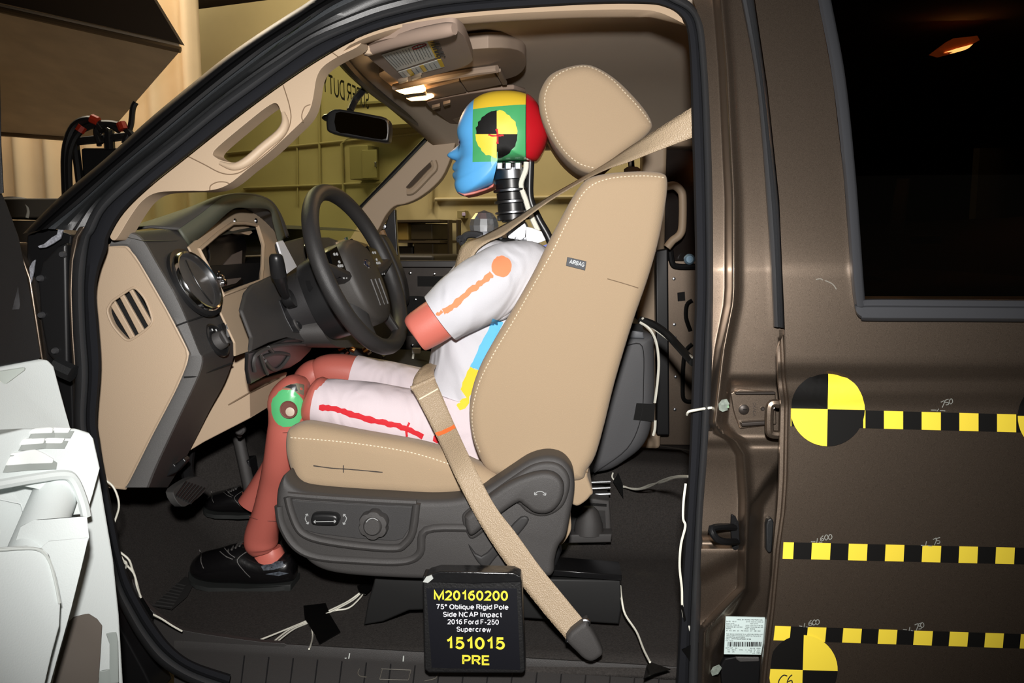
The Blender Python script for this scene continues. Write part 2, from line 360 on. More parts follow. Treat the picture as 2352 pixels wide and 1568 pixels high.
PAINT = M('brown_metallic_paint', (124, 110, 97), 0.35, metal=0.9, flake=0.35, vscale=1500, coat=0.2)
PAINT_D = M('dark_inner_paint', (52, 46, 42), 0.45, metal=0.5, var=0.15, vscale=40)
BODYBLK = M('black_and_shaded_paint', (22, 22, 23), 0.42, spec=.12)  # pillar frame's brown paint, shade put into the colour; black hardware shares it
CARPET = M('black_carpet', (58, 55, 53), 1.0, bump=1.0, bscale=700, var=0.25, vscale=300, spec=0.1)
CHROME = M('chrome', (220, 222, 225), 0.12, metal=1.0)
STEEL = M('machined_steel', (146, 148, 152), 0.32, metal=1.0)
YEL = M('yellow_tape', (238, 212, 62), 0.5)
BLK = M('black_tape', (12, 11, 10), 0.6, spec=.2)
INK = M('black_ink', (14, 14, 14), 0.8)
CHALK = M('white_chalk', (200, 205, 200), 0.9)
WIRE = M('white_wire', (232, 230, 216), 0.45)
WALLM = M('cream_wall_paint', (200, 184, 136), 0.85, var=0.06, vscale=2.5)
DARKM = M('dark_machinery', (52, 44, 34), 0.6, var=0.2, vscale=12)

# ---------------------------------------------------------------- the hall around the truck
def st(o): o['kind'] = 'structure'; return o
st(box('floor', Vector((-9, -5, -0.1)), Vector((16, 0, 0)), Vector((0, 14, 0)), Vector((0, 0, 0.1)), M('concrete', (120, 114, 104), 0.7, var=0.15, vscale=3)))
cw, sw = math.cos(R(22)), math.sin(R(22)); WD = Vector((cw, -sw, 0)); WN = Vector((sw, cw, 0)); W0 = Vector((-0.9, 5.3, 0))
st(box('wall_back', W0-WD*3.6, WD*9.5, WN*0.15, Z*3.15, WALLM))
st(box('ceiling', Vector((-9, -5, 6.2)), Vector((16, 0, 0)), Vector((0, 15, 0)), Vector((0, 0, 0.1)), M('dark_ceiling', (34, 26, 20), 0.9)))
st(box('wall_left', Vector((-7.2, -5, 0)), Vector((0.1, 0, 0)), Vector((0, 14, 0)), Z*6.2, M('brown_wall', (120, 98, 66), 0.9)))
st(box('wall_rear', Vector((-7, 8.6, 0)), Vector((14, 0, 0)), Vector((0, 0.1, 0)), Z*6.2, M('dark_far_wall', (60, 46, 30), 0.9)))
for i in range(4):
    b_ = box('trim_%d' % (i+1), Vector((-6, 5.2+i*0.9, 4.0+0.1*i)), Vector((9, 0.25*i, 0.5)), Vector((0, 0.12, 0)), Z*0.22, M('dark_roof_beam', (62, 44, 28), 0.7)); st(b_)
def wallbox(name, px0, py0, px1, py1, dep, mat, parent=None, off=0.0, **kw):
    """a box standing proud of the back wall, spanning the given pixels there"""
    def hit(x, y):
        d = ray(x, y); return CAM+d*((W0-WN*off-CAM).dot(WN)/d.dot(WN))
    a, b, c = hit(px0, py1), hit(px1, py1), hit(px0, py0)
    ex = WD*((b-a).dot(WD)); ez = Z*(c.z-a.z)
    return box(name, a, ex, -WN*dep, ez, mat, parent, **kw)
CONDUIT = M('painted_conduit', (186, 170, 124), 0.5)
def wall_line(name, pts, r, label, group):
    o = []
    for x, y in pts:
        d = ray(x, y); o.append(CAM+d*((W0-WN*(r+0.005)-CAM).dot(WN)/d.dot(WN)))
    return tag(tube(name, [tuple(p) for p in o], r, CONDUIT, None, k=0, n=8), label, 'pipe', group)
wall_line('conduit', [(520, 352), (1320, 268)], 0.0100, 'long horizontal conduit crossing the yellow wall behind the windshield', 'conduits on the yellow wall')
wall_line('conduit', [(560, 432), (905, 418)], 0.0100, 'lower horizontal conduit on the yellow wall behind the steering wheel', 'conduits on the yellow wall')
wall_line('conduit', [(684, 470), (680, 120)], 0.0065, 'thin dark vertical conduit on the wall left of the mirror', 'conduits on the yellow wall')
wall_line('conduit', [(790, 470), (785, 330), (800, 318), (865, 312)], 0.0110, 'bent conduit turning below the rearview mirror', 'conduits on the yellow wall')
wall_line('conduit', [(735, 430), (732, 200)], 0.0100, 'vertical conduit beside the mirror on the yellow wall', 'conduits on the yellow wall')
wall_line('conduit', [(990, 480), (994, 330)], 0.0125, 'vertical conduit on the wall in front of the dummy face', 'conduits on the yellow wall')
wall_line('conduit', [(1000, 458), (1330, 452)], 0.0140, 'straight horizontal conduit on the wall behind the dummy neck', 'conduits on the yellow wall')
def wallthing(name, label, cat, boxes, group=None):
    t = None
    for i, (pn, x0, y0, x1, y1, dep, off, mat) in enumerate(boxes):
        if t is None:
            d = ray((x0+x1)/2, y1); t = thing(name, label, cat, CAM+d*((W0-CAM).dot(WN)/d.dot(WN)), group)
        wallbox(pn, x0, y0, x1, y1, dep, mat, t, off, bevel=0.004)
    return t
GREYB = M('grey_cabinet_paint', (150, 138, 92), 0.5)
wallthing('electrical_box', 'grey electrical box on the wall right of the rearview mirror', 'electrical box', [('body', 830, 340, 872, 415, 0.16, 0, GREYB), ('door', 834, 345, 868, 410, 0.012, 0.16, GREYB), ('latch', 863, 372, 867, 384, 0.02, 0.172, STEEL)])
wallthing('electrical_box', 'small switch box under the conduit beside the chrome shoulder ball', 'electrical box', [('body', 1058, 484, 1076, 502, 0.06, 0, GREYB), ('button', 1062, 488, 1070, 496, 0.01, 0.06, M('lilac_button', (205, 190, 225), 0.4))])
wallthing('wall_panel', 'wide pale cabinet on the wall seen through the windshield top', 'cabinet', [('body', 845, 248, 985, 300, 0.2, 0, WALLM), ('lid', 842, 245, 988, 252, 0.22, 0, GREYB)])
# shelving seen through the far window
t = thing('storage_shelf', 'dark metal shelving with gear seen through the passenger window', 'shelf', W0+WD*0.3-WN*0.3)
RACK = M('dark_rack_paint', (58, 46, 26), 0.6)
for x in (912, 945, 1036, 1056): wallbox('post', x, 505, x+4, 640, 0.05, RACK, t, 0.25)
for y in (508, 552, 592): wallbox('shelf_board', 912, y, 1060, y+5, 0.35, RACK, t, 0.05)
for i, (n_, x0, y0, x1, y1, c) in enumerate((('gear_case', 915, 565, 990, 592, (30, 24, 14)), ('storage_bin', 955, 512, 980, 552, (150, 124, 60)), ('gear_case', 985, 515, 1034, 551, (60, 50, 28)), ('gear_case', 992, 558, 1036, 592, (74, 60, 34)), ('storage_bin', 918, 518, 944, 551, (110, 96, 52)))):
    o = wallbox(n_, x0, y0, x1, y1, 0.28, M('shelf_gear_%d' % i, c, 0.6), None, 0.08, bevel=0.01)
    tag(o, ['black gear case on the lower shelf behind the steering wheel rim', 'tall yellowish bin on the upper shelf', 'dark case at the right of the upper shelf', 'brown case at the right of the lower shelf', 'olive bin at the left of the upper shelf'][i], 'bin' if 'bin' in n_ else 'case')
o = wallbox('rolling_cart', 930, 582, 1075, 640, 0.5, M('cart_black', (34, 28, 18), 0.6), None, 0.5, bevel=0.02); tag(o, 'low black cart below the shelves beyond the passenger door', 'cart')
# curtain of pale folds at left
CURT = M('cream_curtain', (236, 214, 182), 0.9, var=0.05, vscale=4)
rows = []
for zi in range(9):
    z = zi*0.62; row = []
    for i in range(241):
        x = -6.2+i*(4.02/240); row.append(Vector((x, 4.9+0.07*math.sin(i*0.42)+0.035*math.sin(i*0.173+zi*0.05)-0.0*x, z)))
    rows.append(row)
c_ = grid('curtain', rows, CURT, None, angle=80, solid=0.004); tag(c_, 'cream pleated curtain hanging behind the truck hood', 'curtain')
# hanging light bank, upper left
t = thing('light_bank', 'big dark tilted light hood hanging in the upper left', 'light hood', D(210, 110, 4.0))
a, b, c, d = D(-160, -8, 3.6), D(415, 120, 3.7), D(238, 322, 5.2), D(-160, 294, 5.2)
e, f, g = D(342, -20, 3.6), D(-160, -260, 3.5), D(300, -260, 3.6)
HOODM = M('bounce_lit_hood_underside', (205, 184, 158), 0.85, var=0.12, vscale=5)  # paled beyond its brown: curtain bounce light put into the colour
up = Z*0.02
box_v = [a, b, c, d, a+up*2, b+up*2, c+up, d+up]
mk('underside_panel', box_v, [(0, 1, 2, 3), (4, 7, 6, 5), (0, 4, 5, 1), (1, 5, 6, 2), (2, 6, 7, 3), (3, 7, 4, 0)], HOODM, t, bevel=0.01)
mk('side_panel', [a+up*2, b+up*2, e, D(-160, -160, 3.5), a+up*2+Vector((0, .05, 0)), b+up*2+Vector((0, .05, 0)), e+Vector((0, .05, 0)), D(-160, -160, 3.5)+Vector((0, .05, 0))], [(0, 1, 2, 3), (4, 7, 6, 5), (0, 4, 5, 1), (1, 5, 6, 2), (2, 6, 7, 3), (3, 7, 4, 0)], M('shadowed_hood_side', (70, 56, 42), 0.8), t)  # this side hangs in shadow; the shade is put into its colour
tube('edge_rail', [tuple(a+up*.5), tuple(b+up*.5)], 0.014, M('rail_brown', (110, 88, 62), 0.6), t, k=0)
tube('edge_rail', [tuple(d), tuple(c)], 0.02, MATS['rail_brown'], t, k=0)
# rigging stand with cables
t = thing('equipment_stand', 'black equipment frame with looping cables left of the windshield', 'equipment', D(250, 460, 3.2))
for p, q, r in (((196, 440), (214, 1309), .016), ((300, 440), (306, 1309), .016), ((172, 325), (190, 470), .016), ((172, 325), (300, 312), .016), ((250, 300), (252, 345), .02), ((300, 312), (310, 420), .016)):
    tube('frame_bar', [tuple(D(*p, 3.2)), tuple(D(*q, 3.2))], r, BLACK, t, k=0)
box('control_unit', D(192, 460, 3.22), D(300, 460, 3.22)-D(192, 460, 3.22), Vector((0, .2, 0)), Z*0.2, BLACK, t, bevel=.01)
for i, (pts, r) in enumerate((([(152, 460), (150, 350), (170, 290), (210, 275), (235, 300)], .015), ([(160, 460), (158, 360), (180, 305), (225, 285), (280, 290), (310, 320)], .0135), ([(230, 330), (222, 300), (245, 285), (275, 300)], .0125), ([(285, 330), (300, 290), (305, 250), (312, 235)], .011))):
    tube('cable', [tuple(D(x, y, 3.15)) for x, y in pts], r, M('cable_black', (24, 23, 24), 0.5), t)
for p, q in (((210, 272), (225, 279)), ((182, 302), (190, 290)), ((278, 282), (284, 298))):
    tube('red_tape', [tuple(D(*p, 3.14)), tuple(D(*q, 3.14))], .018, M('red_tape', (190, 50, 24), 0.5), t, k=0)
tube('silver_cable', [tuple(D(x, y, 3.18)) for x, y in ((228, 335), (226, 310), (240, 296), (252, 300))], .01, STEEL, t)
# things on the bonnet side, far left
t = thing('workbench', 'grey bench with black hose beside the curtain at far left', 'bench', D(70, 540, 3.0))
box('top', D(-60, 500, 3.0), D(150, 500, 3.0)-D(-60, 500, 3.0), Vector((0, .5, 0)), Z*0.07, M('bench_grey', (92, 86, 76), 0.7), t, bevel=.01)
box('front_panel', D(-60, 500, 3.0)-Z*1.1, D(150, 500, 3.0)-D(-60, 500, 3.0), Vector((0, .5, 0)), Z*1.09, M('bench_grey2', (74, 66, 56), 0.7), t)
o = tube('rubber_hose', [tuple(D(x, y, 3.05)) for x, y in ((-40, 478), (20, 470), (60, 474), (80, 482))], .03, BLACK); tag(o, 'thick black hose lying on the grey bench', 'hose')
o = tube('loose_wire', [tuple(D(x, y, 3.0)) for x, y in ((52, 463), (62, 472), (66, 485), (62, 500))], .006, WIRE); tag(o, 'thin white wire curling over the black hose', 'wire')

# ---------------------------------------------------------------- the truck cab
def wf(py): return 0.12+0.13*max(0.0, min(1.0, (600-py)/600))
cab = thing('truck_cab', 'dark brown pickup cab with its front door opening framed in black seals', 'truck', T(0.3, 0.5, 0.5))
# stations round the door opening: silhouette, groove, seal outer, seal middle, trim edge
A = [((52,537),(110,525),(190,530),(217,530),(252,540)), ((138,451),(185,465),(225,465),(245,478),(285,485)), ((241,365),(280,380),(300,395),(320,410),(344,427)),
     ((344,272),(377,300),(400,317),(415,333),(430,358)), ((448,186),(482,213),(490,243),(503,262),(517,289)), ((517,131),(560,152),(575,180),(588,200),(603,224)),
     ((585,83),(620,107),(640,136),(650,155),(665,180)), ((654,38),(700,55),(715,88),(722,107),(735,134)), ((709,3),(775,7),(800,52),(808,68),(820,87)),
     ((800,-60),(870,-30),(900,18),(905,35),(915,55)), ((1000,-100),(1020,-60),(1040,-10),(1044,8),(1050,30)), ((1300,-120),(1300,-75),(1305,-30),(1308,-12),(1312,11)),
     ((1500,-120),(1500,-75),(1500,-30),(1490,-12),(1475,8))]
LEFT = [((184,545),(205,550),(246,572)), ((168,600),(197,610),(229,619)), ((165,671),(194,671),(221,671)), ((168,763),(197,763),(227,747)), ((173,858),(203,858),(232,840)),
        ((170,956),(198,956),(224,956)), ((176,1010),(203,1008),(229,1006)), ((195,1090),(218,1088),(241,1081)), ((228,1240),(250,1236),(271,1232)), ((245,1300),(265,1290),(281,1282)),
        ((262,1360),(280,1345),(300,1335)), ((285,1410),(305,1395),(325,1383)), ((320,1470),(338,1450),(356,1433)), ((365,1525),(380,1500),(395,1483)), ((430,1565),(438,1540),(445,1519)), ((520,1600),(525,1572),(530,1548))]
RIGHT = [((1570,-5),(1550,8),(1530,16)), ((1600,22),(1585,30),(1562,36)), ((1618,65),(1600,68),(1578,70)), ((1626,150),(1608,150),(1585,150)), ((1632,260),(1614,260),(1588,260)),
         ((1637,460),(1620,460),(1594,460)), ((1638,660),(1622,660),(1597,660)), ((1636,800),(1618,800),(1592,800)), ((1630,1000),(1610,1000),(1585,1000)), ((1618,1150),(1600,1150),(1578,1150)),
         ((1612,1300),(1592,1300),(1568,1300)), ((1608,1450),(1585,1450),(1560,1450)), ((1606,1600),(1580,1600),(1552,1570))]
seal = [tuple(x) for x in LEFT[::-1]]+[a[2:] for a in A]+RIGHT
def lerp2(p, q, t): return (p[0]+(q[0]-p[0])*t, p[1]+(q[1]-p[1])*t)
def strip(name, cols, mat, parent, k=5, **kw):
    """cols: list of (list of pixel points, depth offset) -> ribbon of faces following the opening"""
    cs = [cr([(p[0], p[1], wf(p[1])+dw) for p in pts], k) for pts, dw in cols]
    return grid(name, [[U(*c[i]) for c in cs] for i in range(len(cs[0]))], mat, parent, angle=50, **kw)
so, smid, ti = [s[0] for s in seal], [s[1] for s in seal], [s[2] for s in seal]
strip('seal_rubber', [(so, .03), (so, .004), ([lerp2(p, q, .25) for p, q in zip(so, smid)], -.010), ([lerp2(p, q, .5) for p, q in zip(so, smid)], -.014), ([lerp2(p, q, .75) for p, q in zip(so, smid)], -.010), (smid, -.001)], RUBBER_R, cab)
strip('seal_rib', [([lerp2(p, q, .93) for p, q in zip(so, smid)], .0), ([lerp2(p, q, 1.0) for p, q in zip(so, smid)], -.007), ([lerp2(p, q, .06) for p, q in zip(smid, ti)], .001)], RUBBER, cab)
strip('seal_flocking', [(smid, .001), ([lerp2(p, q, .3) for p, q in zip(smid, ti)], -.004), ([lerp2(p, q, .8) for p, q in zip(smid, ti)], .0), (ti, .012), (ti, .03)], FELT, cab)
O_, G_, SO_ = [a[0] for a in A], [a[1] for a in A], [a[2] for a in A]
strip('pillar_frame', [(O_, .06), (O_, .012), ([lerp2(p, q, .2) for p, q in zip(O_, G_)], -.012), ([lerp2(p, q, .45) for p, q in zip(O_, G_)], -.016), ([lerp2(p, q, .55) for p, q in zip(O_, G_)], -.004), ([lerp2(p, q, .75) for p, q in zip(O_, G_)], -.014), ([lerp2(p, q, .95) for p, q in zip(O_, G_)], -.010), (G_, .0)], BODYBLK, cab)
strip('pillar_bead', [([lerp2(p, q, .0) for p, q in zip(G_, SO_)], .0), ([lerp2(p, q, .1) for p, q in zip(G_, SO_)], -.006), ([lerp2(p, q, .2) for p, q in zip(G_, SO_)], .002)], M('grey_bead', (96, 100, 104), 0.35, bump=0.8, bscale=600), cab)
strip('pillar_channel', [([lerp2(p, q, .2) for p, q in zip(G_, SO_)], .002), ([lerp2(p, q, .45) for p, q in zip(G_, SO_)], .0), ([lerp2(p, q, .7) for p, q in zip(G_, SO_)], .006), ([lerp2(p, q, .8) for p, q in zip(G_, SO_)], .022), (SO_, .026)], RUBBER, cab)
# roof skin over it all
rw = [[T(l, w, 1.70+0.07*math.sin(math.pi*min(1, max(0, (w-.15)/1.8)))) for w in [.2+i*.1 for i in range(18)]] for l in (-.25, 0, .3, .6, .9, 1.3, 1.56)]
grid('roof_skin', rw, PAINT, cab, solid=.004)
# hinge pillar, left
plate('hinge_pillar', [(60,540),(110,520),(165,540),(158,600),(153,670),(156,760),(166,880),(170,1000),(215,1240),(265,1420),(330,1540),(360,1600),(200,1600),(140,1200),(90,900),(60,640)], [], .16, .06, BODYBLK, cab, bevel=.004)
plate('pillar_edge', [(196,520),(180,545),(168,600),(165,671),(168,763),(176,870),(166,870),(160,763),(155,671),(158,600),(165,548),(180,520)], [], .145, .03, PAINT, cab, bevel=.003)
plate('hinge_cover', [(152,555),(154,700),(157,850),(130,840),(105,810),(90,730),(84,650),(95,600),(130,565)], [], .145, .02, BLACK, cab, bevel=.006)
for x, y in ((146,584),(94,639),(97,723),(128,805)):
    lathe('bolt', U(x, y, .144), -N, [(.0001, .006), (.004, .006), (.0052, .003), (.0055, 0)], M('bolt_grey', (66, 66, 68), 0.4), cab, n=14)
for p in ([(85,565),(100,560),(118,545),(130,538),(134,520),(140,516),(150,525),(143,530),(138,548),(120,560),(105,568),(90,570)], [(66,615),(74,600),(80,596),(76,625),(70,650)]):
    o = plate('sealant_smear', p, [], .14, .004, M('white_sealant', (150, 152, 160), 0.4, var=.4, vscale=300), None, bevel=.001)
    tag(o, 'whitish sealant smear at the foot of the windshield pillar' if p[0][0] == 85 else 'small pale sealant smear beside the hinge cover edge', 'sealant')
# A pillar trim with its grab handle opening
tr_out = [(252,540),(269,506),(300,468),(344,427),(430,358),(517,289),(603,224),(665,180),(735,134),(820,87),(826,104),(776,130),(742,153),(727,179),(720,220),(713,248),(699,272),(671,300),(620,348),(568,389),(523,424),(482,437),(430,438),(362,442),(327,461),(300,496),(275,537),(262,552)]
tr_hole = [(489,351),(505,333),(560,287),(612,246),(634,237),(644,255),(647,282),(634,303),(590,338),(558,365),(537,373),(510,368),(494,360)]
trim_a = plate('pillar_trim', tr_out, [tr_hole], lambda x, y: wf(y)+.035, .045, BEIGE, cab, k=4, hk=4, bevel=.012, seg=4)
HOLE_L = tube('grab_handle', [tuple(U(x, y, wf(y)+.033)) for x, y in ((505,374),(536,383),(566,372),(606,338),(643,307),(655,282),(650,258))], [.003,.006,.0075,.0075,.0075,.006,.003], BEIGE, cab, n=10)
SEAM = M('tan_seam', (120, 100, 78), 0.8)
for pts in ([(430,358),(470,378),(505,396),(535,400),(565,388),(620,345),(655,310),(668,275),(664,240),(650,195)], [(482,437),(484,426),(500,418),(518,418),(527,422)], [(713,240),(700,246),(693,265),(696,280)], [(760,118),(776,130)]):
    tube('trim_seam', [tuple(U(x, y, wf(y)+.0345)) for x, y in pts], .0009, SEAM, cab, n=5)
# roof rail trim
rail_o = [(820,87),(853,73),(930,50),(1044,31),(1159,19),(1312,11),(1465,8),(1515,11),(1542,19),(1561,34),(1570,52)]
rail_i = [(776,130),(834,103),(891,86),(968,69),(1044,59),(1159,50),(1312,43),(1430,41),(1465,41),(1500,42),(1575,60)]
strip('roof_rail_trim', [(rail_o, .02), ([lerp2(p, q, .4) for p, q in zip(rail_o, rail_i)], .022), ([lerp2(p, q, .85) for p, q in zip(rail_o, rail_i)], .04), (rail_i, .055), ([(x, y-6) for x, y in rail_i], .10)], BEIGE_D, cab)
# headliner
rows = []
LS = [-.42, -.36, -.30, -.2, 0, .25, .5, .8, 1.1, 1.5]
for l in LS:
    row = []
    for i in range(25):
        w = .30+i*1.5/24; q = (w-1.02)/.75
        lx = l + (0 if l > -.1 else (0.10*q*q))
        z = 1.674-(.09 if q > 0 else .012)*q*q-max(0, -.15-l)*.10
        row.append(T(lx, w, z))
    rows.append(row)
grid('headliner', rows, HEADL, cab, solid=.006, angle=70)
# ridge around overhead console base on the headliner
# floor, firewall, far side
grid('floor_carpet', [[T(l, w, .545+(0.0 if l > -.72 else (-.72-l)*1.0)+.16*sm(.22, .1, abs(w-1.02))*(1 if l < .35 else sm(.75, .35, l)) ) for w in [.22+i*.07 for i in range(24)]] for l in [-1.05, -.95, -.85, -.78, -.72, -.66, -.55, -.42, -.3, -.1, .1, .25, .4, .55, .7, .9, 1.2, 1.52]], CARPET, cab, solid=.012, angle=60)
lbox('firewall', -1.02, -.98, .15, 1.9, .55, 1.25, M('firewall_black', (18, 17, 17), 0.9), cab)
# sill
zs = .578
SILLM = M('black_sill_plastic', (52, 50, 49), 0.5, bump=.4, bscale=1200)
sy_ = lambda x: (x-600)*.0578
sill_rows = []
for i in range(48):
    x = 400+i*27
    sill_rows.append([U(x, 1476+sy_(x)+14, .252), U(x, 1476+sy_(x)-2, .245), U(x, 1476+sy_(x), .238), U(x, 1496+sy_(x), .228), U(x, 1504+sy_(x), .222), U(x, 1508+sy_(x), .219), U(x, 1560+sy_(x), .18), U(x, 1625+sy_(x), .14), U(x, 1640+sy_(x), .125), U(x, 1900+sy_(x), .11)])
grid('sill_plate', sill_rows, SILLM, cab, angle=35)
for i in range(18):
    x = 560+i*56
    v_ = [U(x, 1510+sy_(x), .2165), U(x+3, 1510+sy_(x), .2165), U(x-9, 1610+sy_(x), .147), U(x-12, 1610+sy_(x), .147)]
    mk('tread_rib', v_+[p+Z*.0025 for p in v_], [(0, 1, 2, 3), (4, 5, 6, 7), (0, 1, 5, 4), (1, 2, 6, 5), (2, 3, 7, 6), (3, 0, 4, 7)], BLACK, cab, smooth=False)
for pts in ([(878,1540),(872,1562)], [(876,1538),(944,1541)], [(944,1541),(938,1564)], [(872,1562),(938,1564)], [(826,1538),(822,1548),(828,1555),(842,1557)], [(1006,1548),(1000,1560),(975,1566)]):
    tube('tread_mark', [tuple(U(x, y, interp([(1508,.2175),(1560,.178)], y-sy_(x)))+Z*.002) for x, y in pts], .0008, M('tread_line', (92, 88, 80), .6), cab, k=3, n=5)
plate('kick_plate', [(302,1330),(322,1372),(352,1405),(400,1440),(470,1456),(600,1474),(660,1480),(600,1508),(520,1540),(470,1530),(420,1506),(375,1470),(340,1430),(318,1390)], [], .235, .01, SILLM, cab, k=3, bevel=.003)
for pa, pb in (((876,1556),(880,1538)), ((880,1538),(943,1540)), ((943,1540),(938,1566)), ((975,1548),(960,1556)), ((824,1532),(822,1552))):
    pass
# chalk marks on the sill
mk_pts = [((803,1500),(801,1512)), ((786,1513),(796,1511)), ((787,1518),(795,1515)), ((927,1506),(926,1518)), ((916,1529),(919,1522)), ((919,1522),(922,1527)), ((922,1527),(926,1522)), ((926,1522),(930,1529))]
ch = thing('chalk_mark', 'small white chalk ticks on the black door sill left of the sign', 'chalk mark', T(-.3, .16, zs))
for p, q in mk_pts: tube('stroke', [tuple(U(*p, .2255)), tuple(U(*q, .2255))], .0012, CHALK, ch, k=0, n=5)
lbox('cab_rear_wall', 1.5, 1.54, .12, 1.86, .4, 1.74, PAINT, cab)
plate('fender', [(-900,575),(-300,560),(40,556),(70,640),(110,900),(160,1300),(200,1700),(-900,1700)], [], .15, .03, PAINT, cab, bevel=.004)
grid('bonnet', [[T(l, .16+i*.136, 1.19+.03*math.sin(math.pi*i/12)-max(0, -1.3-l)*.25) for i in range(13)] for l in (-.90, -1.1, -1.3, -1.6, -1.9)], PAINT, cab, solid=.004)
# black wall under the seat side of the floor (sill inner), rocker outside
lbox('rocker_panel', -.9, 1.54, .055, .2, .2, zs-.17, BODYBLK, cab)
# ---------------------------------------------------------------- B pillar (pressed steel with relief)
def SEALX(y): return interp([(-60,1590),(0,1595),(65,1618),(150,1626),(260,1632),(460,1637),(660,1638),(800,1636),(1000,1630),(1150,1618),(1300,1612),(1450,1608),(1650,1604)], y)
def DOORX(y): return interp([(-60,1729),(0,1734),(200,1763),(459,1790),(757,1803),(867,1808),(922,1815),(1100,1812),(1174,1807),(1253,1796),(1398,1783),(1525,1767),(1650,1755)], y)
def RIDGE(y): return interp([(-60,1648),(0,1652),(153,1665),(459,1680),(663,1680),(701,1677),(800,1657),(885,1647),(972,1637),(995,1654),(1011,1682),(1043,1702),(1145,1709),(1348,1706),(1406,1650),(1449,1612),(1650,1606)], y)
def RID3(y): return interp([(900,1830),(1060,1795),(1110,1760),(1160,1728),(1250,1722),(1360,1718),(1420,1680),(1500,1640),(1650,1620)], y)
def TUM(y): return 0.13*max(0.0, (620-y)/620)**1.15 if y < 620 else 0.0
def BW(x, y):
    r = RIDGE(y); w = .085+TUM(y)*0.9
    w += .045*(1-sm(-16, 4, x-r)) if y < 985 else .030*(1-sm(-14, 6, x-r))
    w -= .010*math.exp(-((x-r-6)/10)**2)
    if y > 900: w += .055*sm(-8, 26, x-RID3(y))*sm(1000, 1080, y)
    w += .012*sm(860, 890, y)*(1-sm(1000, 1030, y))*sm(r+20, r+34, x)
    w += .004*math.sin((y-1020)/60)*sm(1000, 1080, y)*(1-sm(1400, 1450, y))
    if y > 985:
        w += .014*sm(1290, 1330, y+(x-1640)*.5)*(1-sm(-14, 6, x-r))
        w -= .016*(1-sm(1010, 1030, y))*(1-sm(-14, 6, x-r))*0.3
        w += .010*sm(1225, 1240, y)*(1-sm(1250, 1262, y))*(1-sm(-14, 6, x-r))
    return w
rows = []
for i in range(287):
    y = -60+i*6; x0, x1 = SEALX(y)-3, DOORX(y)+22; r = min(max(RIDGE(y), x0+30), x1-60)
    xs = [x0+(r-20-x0)*j/6 for j in range(6)]+[r-20+j*2 for j in range(20)]+[r+20+(x1-r-20)*j/22 for j in range(23)]
    rows.append([U(x, y, BW(x, y)) for x in xs])
bp = grid('door_pillar', rows, PAINT, cab, angle=60)
# black applique strip on the pillar
sl = [(1690,-60),(1703,0),(1739,204),(1764,510),(1777,750)]; sr = [(1722,-60),(1731,0),(1764,230),(1790,459),(1801,753)]
a, b = cr(sl, 8), cr([sr[0], sr[1], (1760,204), (1793,510), sr[4]], 8)
grid('pillar_strip', [[U(*lerp2(p, q, t), BW(*lerp2(p, q, t))-d) for t, d in ((0, .0), (0, .010), (.12, .016), (.4, .020), (.62, .013), (.75, .019), (1, .012), (1, .0))] for p, q in zip(a, b)], RUBBER_R, cab, angle=40)
# inner latch bracket with screws
tree_b = bvh(bp)
def onb(x, y, off=0.0):
    h = tree_b.ray_cast(CAM, ray(x, y).normalized()); return (h[0] if h[0] else U(x, y, .09)) - N*off
def PL(name, pts, off, thick, mat, parent, **kw):
    w = min(onb(*p).dot(N) for p in list(pts)+[(sum(p[0] for p in pts)/len(pts), sum(p[1] for p in pts)/len(pts))])-off
    return plate(name, pts, [], w, thick, mat, parent, **kw)
lt = thing('door_check_plate', 'brown stamped latch plate with two slots and a screw on the pillar', 'latch plate', onb(1735, 985))
PL('base_plate', [(1678,902),(1700,893),(1782,900),(1784,975),(1700,985),(1690,960),(1684,940)], .006, .006, PAINT, lt, bevel=.002)
PL('upper_slot_rib', [(1688,901),(1782,900),(1782,906),(1690,906)], .014, .012, PAINT_D, lt, bevel=.002)
PL('lower_slot_rib', [(1702,970),(1766,966),(1766,976),(1704,980)], .016, .014, PAINT_D, lt, bevel=.002)
for x, y, r in ((1706, 938, .0075), (1749, 936, .003)):
    sc_ = lathe('screw', onb(x, y, .006), -N, [(r, 0), (r, .002), (r*.7, .0035), (.0001, .0035)], PAINT_D, lt, n=16)
box('screw_slot', onb(1703, 938, .0097), L*.006, -N*.0006, Z*.0012, CHROME, lt)
text('stamped_lettering', 'OKADA', (1728, 925), (1728, 955), PAINT_D, lt, pa=onb(1727, 922, .0065), pb=onb(1727, 954, .0065), up=L)
# striker loop near the door edge
stk = thing('door_latch_loop', 'upright dark metal catch loop between pillar and rear door edge', 'latch loop', onb(1776, 1000))
tube('loop', [tuple(U(x, y, .05)) for x, y in ((1790,928),(1776,926),(1768,936),(1767,985),(1772,996),(1788,998))], .006, PAINT, stk, k=3)
tube('pin', [tuple(U(1770,936,.05)), tuple(U(1773,936,.10))], .005, STEEL, stk, k=0)
# striker bolt
s2 = thing('door_striker', 'black diamond shaped striker on the lower pillar', 'striker', onb(1680, 1250))
wB = onb(1692, 1225).dot(N)
tube('striker_loop', [tuple(U(x, y, wB-d)) for x, y, d in ((1692,1212,.0),(1666,1209,.03),(1640,1211,.05),(1634,1217,.056),(1646,1237,.058),(1668,1244,.045),(1694,1243,.0))], .0052, BODYBLK, s2, k=2)
PL('striker_plate', [(1680,1180),(1690,1186),(1698,1205),(1700,1245),(1694,1255),(1682,1250),(1678,1215)], .006, .006, BODYBLK, s2, bevel=.002)
for y in (1196, 1250): lathe('bolt', onb(1686, y, .007), -N, [(.005, 0), (.005, .003), (.0001, .004)], BODYBLK, s2, n=12)
bump_o = PL('rubber_bumper', [(1764,1192),(1774,1190),(1778,1200),(1774,1268),(1766,1272),(1760,1262),(1760,1205)], .012, .014, RUBBER, None, bevel=.004); tag(bump_o, 'black rubber bumper pad in the pillar recess by the door edge', 'bumper pad')
